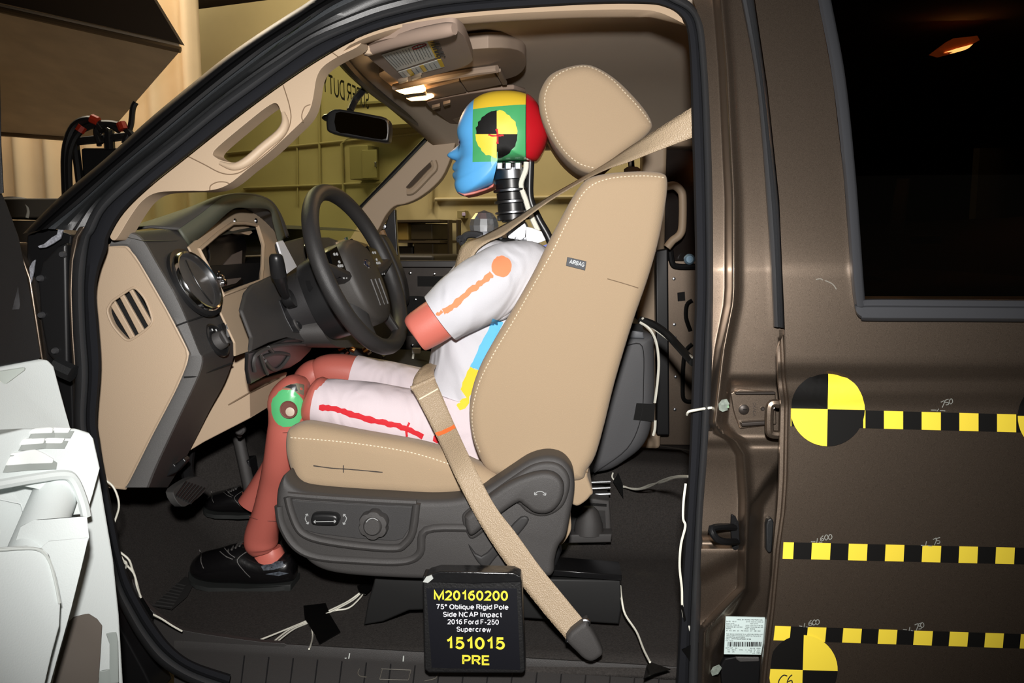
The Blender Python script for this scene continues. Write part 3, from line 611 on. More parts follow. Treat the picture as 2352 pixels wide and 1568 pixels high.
# lower hinge area
PL('lower_hinge', [(1665,1512),(1690,1508),(1740,1506),(1748,1515),(1745,1590),(1660,1600),(1655,1530)], .012, .012, BODYBLK, cab, bevel=.003)
PL('hinge_tab', [(1690,1508),(1745,1509),(1745,1520),(1700,1521),(1690,1515)], .024, .02, CHAR, cab, bevel=.003)
for x, y in ((1689,1542),(1730,1541)): lathe('hinge_bolt', onb(x, y, .013), -N, [(.006, 0), (.006, .003), (.004, .004), (.0001, .004)], CHAR, cab, n=14)
for pts in ([(1706,1538),(1709,1545),(1704,1547)], [(1705,1556),(1711,1556)], [(1716,1532),(1718,1536)], [(1713,1552),(1717,1555)]):
    tube('stamp_mark', [tuple(onb(x, y, .0125)) for x, y in pts], .0008, CHAR2, cab, k=0, n=5)
# certification label
LAB = M('label_paper', (205, 222, 220), 0.45)
lb = thing('certification_label', 'white printed certification label with barcode on the pillar', 'label', onb(1710, 1500))
ww = min(onb(x, y).dot(N) for x, y in ((1667,1416),(1712,1460),(1750,1420),(1748,1503),(1663,1502),(1700,1500),(1664,1460)))-.003
labp = plate('label_sheet', [(1667,1416),(1757,1418),(1757,1450),(1748,1503),(1663,1502)], [], ww, .002, LAB, lb)
LINES = [('MFD. BY FORD MOTOR CO.', 1693, 1752, 1424, 4.2), ('DATE:   05/15', 1668, 1691, 1428, 2.6), ('GVWR: 4536 KG (10000 LB', 1713, 1753, 1428.5, 2.6), ('FRONT GAWR:', 1668, 1687, 1432, 2.6), ('REAR GAWR:', 1723, 1741, 1433, 2.6),
         ('2359 KG ( 5200 LB)', 1668, 1698, 1436, 2.6), ('WITH  2767 KG ( 6100 LB)', 1712, 1752, 1437, 2.6), ('LT275/70R18E 125/122S', 1667, 1705, 1440.5, 2.6), ('TIRES LT275/70R18E 125/', 1712, 1753, 1441, 2.6),
         ('18X8.0J', 1667, 1679, 1444, 2.6), ('RIMS  18X8.0J', 1711, 1734, 1445, 2.6), ('AT  415  kPa/   60    PSI COLD   AT   485  kPa/', 1667, 1747, 1449, 2.6),
         ('THIS VEHICLE CONFORMS TO ALL APPLICABLE FEDERAL MOT', 1668, 1753, 1456.5, 2.8), ('VEHICLE SAFETY STANDARDS IN EFFECT ON THE DATE OF', 1668, 1748, 1460.5, 2.8), ('MANUFACTURE SHOWN ABOVE', 1668, 1711, 1464, 2.8),
         ('VIN:  1FT7W2A67GEA12126', 1667, 1725, 1468, 2.8), ('TYPE:  TRUCK', 1666, 1684, 1472, 2.8), ('EXT PNT:    B3                         RC: 52   DSO:', 1667, 1747, 1489, 2.4), ('WB     BRK R       TP/PS      R    AXLE    TR    SPR', 1670, 1745, 1493, 2.4), ('156    2A                      1    37    F   K22', 1671, 1745, 1497.5, 2.4), ('UTC   V-5015', 1728, 1747, 1501, 2.4)]
for s_, x0, x1, y, h in LINES: text('print_line', s_, (x0, y), (x1, y+(x1-x0)*.012), INK, lb, w=ww-.0006, thick=0.0002)
x = 1672.0; random.seed(3); bars = []; bf = []
while x < 1748:
    wd = random.choice((.9, 1.3, 2.0, 2.6)); q = [U(x, 1473.5, ww-.0006), U(x+wd, 1473.5, ww-.0006), U(x+wd-.6, 1484.5, ww-.0006), U(x-.6, 1484.5, ww-.0006)]; i0 = len(bars); bars += q; bf.append((i0, i0+1, i0+2, i0+3)); x += wd+random.choice((.7, 1.0, 1.6))
mk('barcode', bars, bf, INK, lb, smooth=False, fix=False)

# ---------------------------------------------------------------- rear door
rd = thing('rear_door', 'closed brown metallic rear door with dark tinted window', 'door', U(2050, 1600, .0))
def RW(x, y):
    w = TUM(y)*1.05 + .012*sm(840, 870, y)*(1-0) + .006*sm(900, 930, y) - .010*sm(930, 1500, y)
    return w-.004
WL = [(-60,1870),(0,1879),(179,1912),(408,1938),(638,1955),(704,1963),(724,1968),(735,1994)]
def WLX(y): return interp(WL, y)
up_rows, lo_rows = [], []
ys = [-60+i*20 for i in range(40)]+[735]
for y in ys:
    x0, x1 = DOORX(y), min(WLX(y), 1994); up_rows.append([U(x0+(x1-x0)*j/14, y, RW(x0, y)) for j in range(15)])
for y in [735+i*16 for i in range(58)]:
    x0 = DOORX(y); lo_rows.append([U(x0+(3700-x0)*(j/46)**1.5, y, RW(x0, y)) for j in range(47)])
sk_u = grid('window_surround', up_rows, PAINT, rd, angle=60); sk = grid('door_skin', lo_rows, PAINT, rd, angle=60)
# rolled front edge of the door
ed = []
for y in [757+i*12 for i in range(72)]:
    x = DOORX(y); e = interp([(757,3),(800,22),(876,24),(1100,25),(1181,25),(1315,20),(1416,22),(1507,19),(1650,19)], y)
    ed.append([U(x, y, RW(x, y)), U(x-3, y, RW(x, y)+.001), U(x-6, y, RW(x, y)+.007), U(x-10, y, RW(x, y)+.008), U(x-14, y, RW(x, y)+.003), U(x-e+3, y, RW(x, y)+.004), U(x-e, y, RW(x, y)+.012), U(x-e+2, y, RW(x, y)+.05)])
grid('hem_edge', ed, PAINT, rd, angle=45)
# window trim: left bar and sill bar, then the pane
wl_o = cr([(1870,-60),(1879,0),(1912,179),(1938,408),(1955,638),(1963,704)], 8); wl_i = cr([(1899,-60),(1909,0),(1942,179),(1966,408),(1983,638),(1988,704)], 8)
TRIM = M('window_trim_grey', (54, 55, 58), 0.4)
grid('window_trim', [[U(*lerp2(p, q, t), RW(*p)-d) for t, d in ((0, -.004), (0, .006), (.25, .012), (.8, .010), (1, .004), (1, -.012))] for p, q in zip(wl_o, wl_i)], TRIM, rd, angle=40)
bt = cr([(1963,704),(1968,722),(1980,733),(2000,737),(2200,738),(2460,740),(2960,744)], 6); bi = cr([(1964,698),(1972,694),(1985,690),(2005,686),(2200,687),(2460,689),(2960,693)], 6)
grid('window_sill_trim', [[U(*lerp2(p, q, t), RW(2000, 735)-d) for t, d in ((0, -.004), (0, .008), (.15, .014), (.62, .016), (.70, .008), (.95, .010), (1, -.010))] for p, q in zip(bt, bi)], TRIM, rd, angle=40)
DGL = GLASS('dark_privacy_glass', (.013, .011, .010), gloss=.05)
rg = [[U(x, y, RW(1960, y)+.010) for x in (WLX(y)+12, 2100, 2250, 2480, 2930)] for y in [-80+i*40 for i in range(20)]]
grid('window_pane', rg, DGL, rd, angle=80)
grid('rear_surround', [[U(x, y, RW(1960, y)) for x in (2910, 3100, 3400, 3700)] for y in ys], PAINT, rd, angle=60)
grid('window_header', [[U(x, y, RW(1960, max(y, -60))+max(0, -60-y)*.0011) for x in (1722, 1870, 2100, 2500, 3000, 3700)] for y in (-60, -90, -120, -160, -200)], PAINT, rd, angle=60)
grid('window_trim', [[U(2900+30*t, y, RW(1960, y)-d) for t, d in ((0, -.012), (0, .004), (.3, .011), (.9, .011), (1, -.004))] for y in ys], TRIM, rd, angle=40)
# scratches on the door skin
for pts in ([(1874,642),(1884,640),(1890,643)], [(1895,644),(1912,652),(1921,664)]):
    o = tube('scratch', [tuple(U(x, y, RW(x, y)-.0006)) for x, y in pts], .0007, M('scratch_grey', (120, 116, 108), .6), rd, n=5)
# rear cabin seen faintly through the pane
rs_ = thing('rear_bench', 'tan rear bench seat faintly seen through the dark rear window', 'seat', T(.95, .9, .55))
puff('backrest', [(2300,640),(2330,560),(2420,500),(2500,520),(2480,760),(2280,800)], .35, 1.6, .03, CLOTH, rs_, wref=.5)
puff('cushion', [(1960,700),(2000,650),(2200,640),(2330,640),(2330,760),(1970,760)], .35, 1.6, .03, CLOTH, rs_, wref=.5)
o = ribbon('rear_seat_belt', [(2060,410,.6),(2045,500,.55),(2030,620,.5)], [(2090,410,.6),(2080,500,.55),(2066,620,.5)], M('belt_grey', (120, 112, 104), .6)); tag(o, 'grey rear seat belt hanging behind the tinted glass', 'seat belt')
o = box('belt_buckle', U(2100, 560, .5), L*.05, N*.02, Z*.016, M('dull_buckle', (150, 150, 150), .5), None, bevel=.003); tag(o, 'bright belt tongue glinting behind the tinted rear window', 'buckle')
dl = thing('lamp_reflection', 'amber glow standing in for a lamp reflection in the dark rear window', 'reflection', U(2210, 105, .5))
LIT = M('lit_lamp_lens', (255, 206, 130), .4, emit=9.0)
plate('lens', [(2170,120),(2195,112),(2235,101),(2226,110),(2200,117)], [], .5, .02, M('bright_reflection_core', (255, 190, 110), .4, emit=120.0), dl)  # glowing plate stands in for a warm lamp's reflection in the pane
plate('housing', [(2150,118),(2190,88),(2245,82),(2250,92),(2215,112),(2170,124)], [], .503, .03, M('amber_reflection_glow', (190, 84, 30), .5, emit=7.0), dl)  # amber surround of the reflection, made to glow; added, no real housing

# ---------------------------------------------------------------- yellow and black measuring tapes and targets
tree_d = bvh(sk, sk_u)
def clipd(x, y): return (max(x, DOORX(y)+1.5), y)
def tape(label, x0, y0, x1, y1, hl, cells, slant=0.0, tx=0):
    t = thing('check_tape', label, 'tape', U(x0, y0, 0), 'measuring tapes on the rear door'); x = x0
    for wd, yl in cells:
        if x > 2720: break
        f = (x-x0)/(x1-x0); g = (min(x+wd, 2720)-x0)/(x1-x0); ya, yb = y0+(y1-y0)*f, y0+(y1-y0)*g; xe = min(x+wd, 2720)
        decal('yellow_square' if yl else 'black_square', [clipd(x, ya), clipd(xe, yb), clipd(xe-slant, yb+hl), clipd(x-slant, ya+hl)], tree_d, YEL if yl else BLK, t, step=20, off=.0012)
        x += wd
    return t
tape('checkered tape running between the two upper round targets', 1813, 937, 2352, 951.5, 41, [(6, 1), (166, 0), (6, 1)] [:0]+[(4, 1), (165, 0), (5, 1)]+[(42.5, 0), (44, 1)]*14, 0)
tape('checkered tape across the middle of the rear door', 1799, 1244, 2352, 1257, 38, [(24, 1)]+[(41.5, 0), (43, 1)]*14, 2)
tape('checkered tape low on the rear door above the CG target', 1779, 1436, 2352, 1455, 33, [(37, 1)]+[(39, 0), (42.5, 1)]*14, 3)
def target(label, cx, cy, r, rot=0.0, flip=False, off=.0038, tree=None, jag=0.0, group='round targets on the rear door', parent=None, step=16, sx=1.0):
    t = parent or thing('round_target', label, 'target', U(cx, cy, 0), group)
    for q in range(4):
        yl = (q % 2 == 0) != flip
        pts = [(cx, cy)]
        for i in range(13):
            a = math.pi/2*(q-0)+math.pi/2*i/12; rr = r*(1+random.uniform(-jag, jag)); pts.append((cx+rr*sx*math.cos(a+rot), cy-rr*math.sin(a+rot)) if parent else clipd(cx+rr*sx*math.cos(a+rot), cy-rr*math.sin(a+rot)))
        decal('yellow_quadrant' if yl else 'black_quadrant', pts, tree or tree_d, YEL if yl else BLK, t, step=step, off=off)
    return t
target('upper round target at the left of the rear door', 1899, 938, 85, -.02)
target('half visible round target at the right picture edge', 2419, 955, 85, -.02)
cg = target('lower round target marked CG at the bottom of the rear door', 1842, 1535, 80, -.03)
for pts in ([(1806,1548),(1798,1546),(1790,1553),(1786,1563),(1789,1572),(1797,1572)], [(1817,1545),(1810,1552),(1806,1563),(1810,1571),(1817,1567),(1816,1558),(1808,1561)]):
    decal('ink_letter', stroke(pts, 2.6), tree_d, INK, cg, step=30, off=.0048)
def chalk(label, strokes):
    t = thing('chalk_mark', label, 'chalk mark', U(strokes[0][0][0], strokes[0][0][1], 0), 'chalk notes on the rear door')
    for s in strokes: decal('stroke', stroke(s, 1.8, .3, 3), tree_d, M('faint_chalk', (132, 134, 128), .9), t, step=30, off=.0014)
D7 = lambda x, y: [[(x, y), (x+9, y-3), (x+3, y+13)]]
D5 = lambda x, y: [[(x+8, y-3), (x, y), (x, y+4), (x+7, y+5), (x+7, y+10), (x+1, y+11)]]
D0 = lambda x, y: [[(x+4, y-3), (x, y+3), (x+3, y+9), (x+8, y+5), (x+7, y-1), (x+4, y-3)]]
D6 = lambda x, y: [[(x+6, y-3), (x, y+3), (x+1, y+9), (x+7, y+7), (x+5, y+3), (x+1, y+6)]]
chalk('chalk note 750 above the top checkered tape', [[(2137,941),(2150,941)], [(2155,938),(2151,944)], [(2158,942),(2170,943)]]+D7(2160,922)+D5(2170,918)+D0(2179,917))
chalk('chalk note 600 above the middle tape near the door edge', [[(1862,1243),(1872,1243)], [(1877,1235),(1875,1245)], [(1880,1244),(1888,1244)]]+D6(1884,1232)+D0(1893,1230)+D0(1902,1229))
chalk('chalk note 750 above the right part of the middle tape', [[(2114,1251),(2122,1252)], [(2127,1242),(2125,1252)], [(2130,1252),(2140,1253)]]+D7(2142,1238)+D5(2150,1236))
chalk('chalk note 600 above the bottom tape near the door edge', [[(1835,1436),(1842,1437)], [(1848,1429),(1846,1439)], [(1850,1438),(1857,1439)]]+D6(1857,1426)+D0(1865,1425)+D0(1873,1424))
chalk('chalk note 750 above the right part of the bottom tape', [[(2073,1444),(2082,1445)], [(2089,1438),(2087,1447)], [(2091,1446),(2097,1447)]]+D7(2100,1434)+D5(2108,1432)+D0(2113,1431))
# ---------------------------------------------------------------- driver seat
SW = .32
seat = thing('driver_seat', 'tan cloth driver seat with charcoal side shield under the dummy', 'seat', T(0.1, .6, .55))
cush_px = [(650,1000),(662,986),(690,978),(740,985),(810,999),(890,1013),(960,1026),(1030,1046),(1090,1072),(1140,1098),(1150,1120),(1100,1138),(1040,1146),(980,1149),(900,1143),(800,1138),(710,1130),(680,1118),(660,1088),(648,1040)]
cu = puff('side_bolster', cush_px, SW, SW+.075, .028, CLOTH, seat, k=5)
cen_px = [(x+3, y+26 if y < 1075 else y) for x, y in cush_px]
puff('cushion', cen_px, SW+.06, SW+.48, .012, CLOTH, seat, k=5, wref=SW)
puff('side_bolster', cush_px, SW+.465, SW+.54, .028, CLOTH, seat, k=5, wref=SW)
back_px = [(1305,470),(1330,430),(1352,408),(1390,397),(1440,392),(1495,391),(1526,396),(1536,408),(1536,440),(1527,500),(1512,570),(1490,645),(1462,725),(1438,800),(1412,890),(1390,980),(1370,1050),(1350,1085),(1330,1110),(1230,1110),(1150,1100),(1118,1085),(1098,1055),(1082,1010),(1075,955),(1080,905),(1100,845),(1135,780),(1180,705),(1225,625),(1262,550)]
bk = puff('backrest', back_px, SW+.012, SW+.53, .024, CLOTH, seat, k=5, n=6)
puff('backrest_skirt', [(1335,1060),(1352,1075),(1350,1095),(1362,1130),(1356,1140),(1345,1152),(1325,1163),(1308,1150),(1300,1110),(1310,1080)], SW+.03, SW+.50, .006, CLOTH, seat, k=4)
tube('skirt_seam', [tuple(U(x, y, SW+.028)) for x, y in ((1300,1085),(1325,1078),(1350,1084))], .0012, SEAM, seat, n=5)
puff('skirt_flap', [(1308,1180),(1312,1215),(1300,1240),(1288,1252),(1284,1240),(1295,1200)], SW+.06, SW+.45, .003, CLOTH, seat, k=4)
hr_px = [(1236,225),(1246,190),(1268,163),(1312,146),(1358,144),(1408,170),(1450,208),(1486,250),(1501,280),(1496,298),(1470,324),(1427,358),(1390,388),(1366,397),(1334,390),(1297,360),(1266,318),(1244,270)]
hr = puff('headrest', hr_px, .465, .73, .026, CLOTH, seat, k=5, n=6)
for dw in (.53, .66): tube('headrest_post', [tuple(U(1446, 330, dw)), tuple(U(1452, 400, dw))], .006, CHROME, seat, k=0)
lathe('post_bezel', U(1452, 392, .53), Z, [(.016, -.004), (.016, .003), (.010, .007), (.0001, .007)], BEIGE, seat, n=16)
def stitches(name, pts, tree, parent, ln=5.5, gap=3.2, wd=2.6, off=.0006, k=8):
    q = cr(pts, k); V, Fc = [], []; d = 0.0; seglen = ln+gap; prev = Vector(q[0])
    path = [Vector(p) for p in q]; acc = [0]
    for a, b in zip(path, path[1:]): acc.append(acc[-1]+(b-a).length)
    def at(s):
        for i in range(len(path)-1):
            if s <= acc[i+1]: return path[i].lerp(path[i+1], (s-acc[i])/max(1e-6, acc[i+1]-acc[i]))
        return path[-1]
    s = 0.0
    while s+ln < acc[-1]:
        a, b = at(s), at(s+ln); t_ = (b-a).normalized(); n_ = Vector((-t_.y, t_.x))*wd/2
        c4 = [a+n_, b+n_, b-n_, a-n_]; top = []
        for p in c4:
            h = tree.ray_cast(CAM, ray(p.x, p.y).normalized())
            if h[0] is None: break
            top.append(h[0])
        if len(top) == 4:
            mid = [p.lerp((top[0]+top[2])/2, .3)-ray(a.x, a.y).normalized()*(off+.0009) for p in top]; i0 = len(V); V += top+mid
            Fc += [(i0+4, i0+5, i0+6, i0+7)]+[(i0+j, i0+(j+1) % 4, i0+4+(j+1) % 4, i0+4+j) for j in range(4)]
        s += seglen
    return mk(name, V, Fc, THREAD, parent, fix=False, smooth=False)
tb = bvh(bk, hr, cu)
stitches('stitching', [(1534,409),(1490,404),(1440,405),(1395,411),(1360,425),(1335,450),(1308,498),(1270,575),(1225,655),(1180,735),(1135,810),(1104,870),(1090,915),(1084,960),(1090,1005),(1105,1045)], tb, seat)
stitches('stitching', [(1494,282),(1470,250),(1435,212),(1400,178),(1355,154),(1315,156),(1275,176),(1254,210),(1252,245),(1265,295),(1295,345),(1330,375),(1365,386)], tb, seat)
stitches('stitching', [(658,1004),(700,1007),(780,1014),(860,1024),(940,1038),(1010,1058),(1060,1077),(1100,1094)], tb, seat)
decal('pen_line', stroke([(720,1069),(765,1075),(800,1077),(845,1081),(879,1084)], 2.4, .2), tb, M('pen_ink', (58, 52, 48), .8), seat, step=14, off=.0007)
decal('pen_line', stroke([(789,1068),(789,1085)], 2.2), tb, MATS['pen_ink'], seat, step=14, off=.0007)
tube('side_seam', [tuple(p-N*.0) for p in [Vector(U(x, y, SW+.0118)) for x, y in ((1395,640),(1430,650),(1466,661))]], .0008, SEAM, seat, n=5)
# airbag tag
ag = plate('airbag_tag', [(1303,590),(1347,600),(1344,621),(1300,610)], [], SW+.0095, .0025, M('tag_grey', (52, 56, 62), .6), seat, bevel=.0006)
lettering('airbag_lettering', 'AIRBAG', U(1307, 605, SW+.009), U(1341, 613, SW+.009), Z, M('tag_print', (206, 212, 214), .6), ag, cap=.0075, wt=.16)
# plastic side shield
sh_px = [(633,1135),(640,1108),(652,1092),(664,1112),(684,1126),(720,1133),(800,1140),(900,1146),(985,1150),(1045,1147),(1090,1136),(1130,1113),(1175,1083),(1215,1058),(1255,1048),(1290,1055),(1312,1078),(1320,1108),(1318,1145),(1310,1185),(1300,1232),(1283,1258),(1274,1290),(1270,1320),(1240,1329),(1100,1334),(980,1333),(860,1328),(770,1319),(722,1303),(690,1275),(668,1244),(645,1208),(633,1172)]
shd = puff('side_shield', sh_px, SW-.045, SW+.02, .012, CHAR, seat, k=5, n=4)
# recessed control panel and its raised rim
plate('control_panel', [(667,1146),(690,1150),(800,1156),(948,1163),(940,1215),(925,1238),(905,1243),(820,1237),(735,1227),(698,1218),(682,1195)], [], SW-.0465, .004, M('control_panel_plastic', (54, 53, 53), .55, bump=.4, bscale=1500), seat, k=0, bevel=.002)
tube('panel_rim', [tuple(U(x, y, SW-.046)) for x, y in ((661,1140),(668,1170),(682,1206),(700,1226),(740,1240),(820,1252),(905,1258),(930,1248),(948,1220),(957,1155))], .009, CHAR, seat, n=10, flat=.8)
tube('panel_lip', [tuple(U(x, y, SW-.046)) for x, y in ((662,1136),(720,1141),(850,1149),(957,1154))], .006, CHAR, seat, n=8)
tube('lower_ridge', [tuple(U(x, y, SW-.040)) for x, y in ((642,1160),(650,1205),(680,1252),(730,1276),(830,1285),(925,1287),(965,1268),(980,1215),(1085,1210))], .012, CHAR, seat, n=10, flat=.7)
puff('adjust_switch', [(713,1190),(722,1180),(765,1181),(777,1190),(776,1201),(766,1208),(724,1207),(713,1201)], SW-.064, SW-.045, .006, BLACK, seat, k=3)
MARK = M('grey_print', (168, 170, 170), .6)
def arrow(pts, parent, w, hd=5.0, both=True, wd=2.0):
    segs = [pts]
    for e, f in ((pts[-1], pts[-2]),)+(((pts[0], pts[1]),) if both else ()):
        a = math.atan2(e[1]-f[1], e[0]-f[0])
        segs.append([(e[0]-hd*math.cos(a-s), e[1]-hd*math.sin(a-s)) if s else e for s in (.7, 0, -.7)])
    for s in segs:
        tube('arrow_print', [tuple(U(x, y, w)) for x, y in s], .0008, MARK, parent, k=3, n=5)
arrow([(706,1180),(701,1191),(708,1203)], seat, SW-.047); arrow([(789,1181),(796,1190),(789,1204)], seat, SW-.047); arrow([(721,1198),(771,1197)], seat, SW-.0645)
# lumbar knob with lobes
kc = U(861, 1200, SW-.047); kr = []
for rr, h in ((1.0, 0), (1.0, .012), (.93, .017), (.62, .018), (.58, .022), (.5, .024), (.0001, .024)):
    ring_ = []
    for j in range(60):
        a = 2*math.pi*j/60; lob = 1-.10*(.5+.5*math.cos(6*a+.6))**3 if rr > .9 else 1
        ring_.append(kc-N*h+(L*math.cos(a)+Z*math.sin(a))*.0262*rr*lob)
    kr.append(ring_)
kn = rings('lumbar_knob', kr, CHAR, seat, angle=35)
tube('knob_mark', [tuple(U(x, y, SW-.0715)) for x, y in ((841,1199),(848,1192),(858,1190),(868,1195))], .0008, MARK, kn, n=5)
# recliner: boss, lever and pocket
puff('recline_boss', [(1255,1062),(1285,1068),(1305,1090),(1309,1120),(1296,1160),(1270,1182),(1240,1188),(1210,1178),(1190,1160),(1170,1165),(1120,1215),(1085,1240),(1070,1225),(1060,1190),(1075,1170),(1130,1130),(1180,1095),(1220,1070)], SW-.052, SW-.03, .008, CHAR, seat, k=4)
puff('recline_lever', [(1252,1085),(1282,1095),(1296,1120),(1288,1155),(1262,1180),(1228,1180),(1202,1162),(1185,1158),(1120,1205),(1085,1232),(1072,1222),(1066,1195),(1075,1180),(1150,1122),(1205,1095)], SW-.072, SW-.045, .010, CHAR, seat, k=4)
puff('lever_slot', [(1083,1262),(1068,1190),(1075,1250),(1095,1290),(1118,1305),(1140,1280),(1190,1230),(1215,1195),(1195,1188),(1150,1235),(1105,1278)][2:], SW-.049, SW-.04, .004, M('slot_plastic', (44, 43, 43), .6), seat, k=3)
arrow([(1228,1136),(1233,1130),(1241,1128),(1249,1131),(1253,1137)], seat, SW-.0725, hd=6)
# riser and tracks
puff('seat_riser', [(862,1322),(1060,1326),(1425,1332),(1428,1400),(1422,1434),(1200,1420),(1010,1400),(940,1402),(880,1428),(835,1436),(845,1380),(856,1345)], SW+.02, SW+.07, .004, M('riser_black', (22, 22, 22), .55), seat, k=0)
puff('seat_riser', [(862,1322),(1060,1326),(1425,1332),(1428,1400),(1422,1434),(1200,1420),(1010,1400),(940,1402),(880,1428),(835,1436),(845,1380),(856,1345)], SW+.42, SW+.47, .004, MATS['riser_black'], seat, k=0, wref=SW+.02)
puff('seat_track', [(1240,1306),(1428,1321),(1428,1334),(1240,1320)], SW+.01, SW+.075, .002, M('track_black', (20, 20, 21), .2), seat, k=0)
puff('seat_track', [(1240,1306),(1428,1321),(1428,1334),(1240,1320)], SW+.42, SW+.475, .002, MATS['track_black'], seat, k=0, wref=SW+.01)
puff('under_seat_pan', [(720,1150),(1240,1150),(1290,1270),(1270,1325),(760,1312),(690,1260)], SW+.03, SW+.52, .01, BLACK, seat, k=0)
# rear mount of the inner track seen behind the seat
t2 = thing('seat_track_cover', 'black moulded track end cover on the carpet behind the seat', 'track cover', U(1360, 1240, .8))
puff('cover', [(1330,1140),(1400,1150),(1404,1200),(1406,1240),(1310,1240),(1316,1180)], .74, .86, .006, CHAR, t2, k=0)
puff('base_lip', [(1300,1228),(1406,1226),(1404,1246),(1298,1248)], .70, .74, .004, CHAR, t2, k=0)
lathe('cone_cap', U(1352, 1222, .725), Z, [(.034, 0), (.032, .02), (.022, .05), (.012, .06), (.0001, .06)], CHAR, t2, n=20)
for y in (1108, 1122, 1136): tube('chrome_rail', [tuple(U(1345, y, .78)), tuple(U(1402, y-2, .78))], .003, CHROME, t2, k=0)
# grey folded centre seat / console behind the driver seat
cn = thing('center_console', 'dark grey rounded console behind the driver seat with taped wires', 'console', U(1420, 1100, .95))
GREYC = M('dark_grey_vinyl', (82, 82, 84), .6, bump=.3, bscale=700)
puff('body', [(1400,780),(1440,762),(1500,770),(1505,800),(1507,900),(1498,985),(1478,1030),(1440,1062),(1400,1085),(1350,1092),(1300,1090),(1320,900)], .80, 1.25, .03, GREYC, cn, k=4)
tube('body_seam', [tuple(U(x, y, .797)) for x, y in ((1440,793),(1475,795),(1478,880),(1472,960),(1440,1030),(1365,1085))], .0012, M('seam_dark', (40, 40, 41), .8), cn, n=5)
puff('latch', [(1440,760),(1452,755),(1478,762),(1480,778),(1445,776)], .79, .84, .004, M('latch_grey', (104, 106, 110), .35), cn, k=0)
plate('tape_patch', [(1462,926),(1505,928),(1502,968),(1455,964)], [], .796, .002, BLK, cn)
plate('tape_patch', [(1450,742),(1475,745),(1478,762),(1446,758)], [], .785, .002, BLK, cn)

# ---------------------------------------------------------------- seat belt
BELT = M('tan_belt_webbing', (172, 152, 126), .45, weave=.8, bscale=520, spec=.5)
sb = thing('seat_belt', 'tan seat belt crossing the dummy chest and lap', 'seat belt', U(1340, 1500, .2))
ribbon('shoulder_belt', [(1612,232,.205),(1590,246,.215),(1500,303,.26),(1440,342,.31),(1395,373,.36),(1340,406,.43),(1260,452,.49),(1180,503,.50),(1110,541,.475),(1066,560,.462),(1050,592,.46),(1035,660,.47)],
       [(1612,308,.205),(1590,316,.215),(1500,350,.245),(1440,373,.28),(1395,388,.315),(1340,415,.385),(1260,463,.45),(1192,513,.465),(1155,540,.445),(1120,556,.435),(1092,580,.435),(1075,625,.44)], BELT, sb)
lap_l = [(944,892,.385),(958,915,.372),(1003,1003,.335),(1046,1095,.258),(1093,1186,.232),(1140,1262,.222),(1200,1345,.208),(1253,1412,.195),(1303,1470,.18)]
lap_r = [(998,868,.40),(1009,893,.385),(1043,972,.345),(1085,1062,.268),(1135,1158,.232),(1185,1224,.222),(1238,1298,.208),(1290,1362,.198),(1346,1430,.183)]
lp_ = ribbon('lap_belt', lap_l, lap_r, BELT, sb, across=6)
tube('belt_fold', [tuple(U(944, 892, .386)), tuple(U(972, 880, .394)), tuple(U(998, 868, .402))], .0042, BELT, sb, n=10)
ribbon('lap_belt_return', [(946,889,.392),(951,868,.41),(964,848,.44),(980,836,.50)], [(998,866,.408),(997,851,.43),(1002,840,.48),(1008,832,.55)], BELT, sb)
tl_ = bvh(lp_)
decal('orange_mark', stroke([(1001,998),(1020,992),(1045,979)], 9, .15), tl_, M('orange_paint', (235, 110, 50), .7), sb, step=12)
decal('belt_fold_stitch', stroke([(963,917),(985,905),(1006,893)], 3), tl_, THREAD, sb, step=12)
an = puff('belt_anchor', [(1300,1466),(1345,1428),(1353,1438),(1372,1470),(1385,1500),(1378,1512),(1362,1521),(1345,1518),(1325,1500)], .165, .195, .008, CHAR, sb, k=3)
tube('anchor_ring', [tuple(U(x, y, .172)) for x, y in ((1302,1466),(1308,1472),(1352,1434),(1348,1424),(1340,1424))], .003, STEEL, sb, k=2)
# ---------------------------------------------------------------- dashboard
ip = thing('dashboard', 'charcoal and tan dashboard with instrument hood and side vent', 'dashboard', T(-.62, .9, 1.0))
cap_px = [(250,566),(290,565),(304,579),(322,604),(384,711),(430,800),(433,818),(426,845),(402,900),(350,1000),(300,1100),(287,1119),(255,1116),(240,1085),(229,1010),(222,956),(226,898),(227,787),(222,696),(221,650),(229,610),(244,574)]
vent_px = [(247,715),(253,698),(261,689),(283,674),(300,663),(308,661),(318,667),(335,689),(348,723),(349,741),(335,757),(307,777),(292,781),(277,769),(258,745)]
plate('end_cap', cap_px, [vent_px], .2, .012, BEIGE, ip, hk=4)
tube('vent_edge', [tuple(U(x, y, .2005)) for x, y in vent_px], .0022, BEIGE, ip, k=4, closed=True, n=8)
tube('cap_edge', [tuple(U(x, y, .203)) for x, y in cap_px], .0042, BEIGE, ip, k=0, closed=True, n=8)
plate('vent_back', [(240,705),(306,650),(355,740),(290,790)], [], .222, .01, M('vent_black', (8, 8, 8), .6), ip)
for p in ([(253,703),(299,781),(310,775),(263,690)], [(273,681),(319,770),(332,760),(283,675)], [(293,665),(341,752),(349,742),(302,661)]):
    plate('vent_slat', p, [], .203, .006, BEIGE, ip, bevel=.002)
c0 = [(250,566),(290,565),(304,579),(322,604),(384,711),(430,800),(433,818),(426,845),(402,900),(350,1000),(300,1100),(287,1119)]
c1 = [(267,533),(307,534),(332,552),(359,598),(414,696),(457,803),(466,818),(465,842),(451,879),(415,955),(365,1062),(342,1119)]
c2 = [(395,526),(403,527),(418,540),(446,591),(496,694),(537,772),(541,787),(535,825),(515,880),(480,945),(430,1045),(385,1119)]
def dcol(pts, w, k=6): return cr([(x, y, w) for x, y in pts], k)
a, b, c = dcol(c0, .199), dcol(c1, .207), dcol(c2, .36)
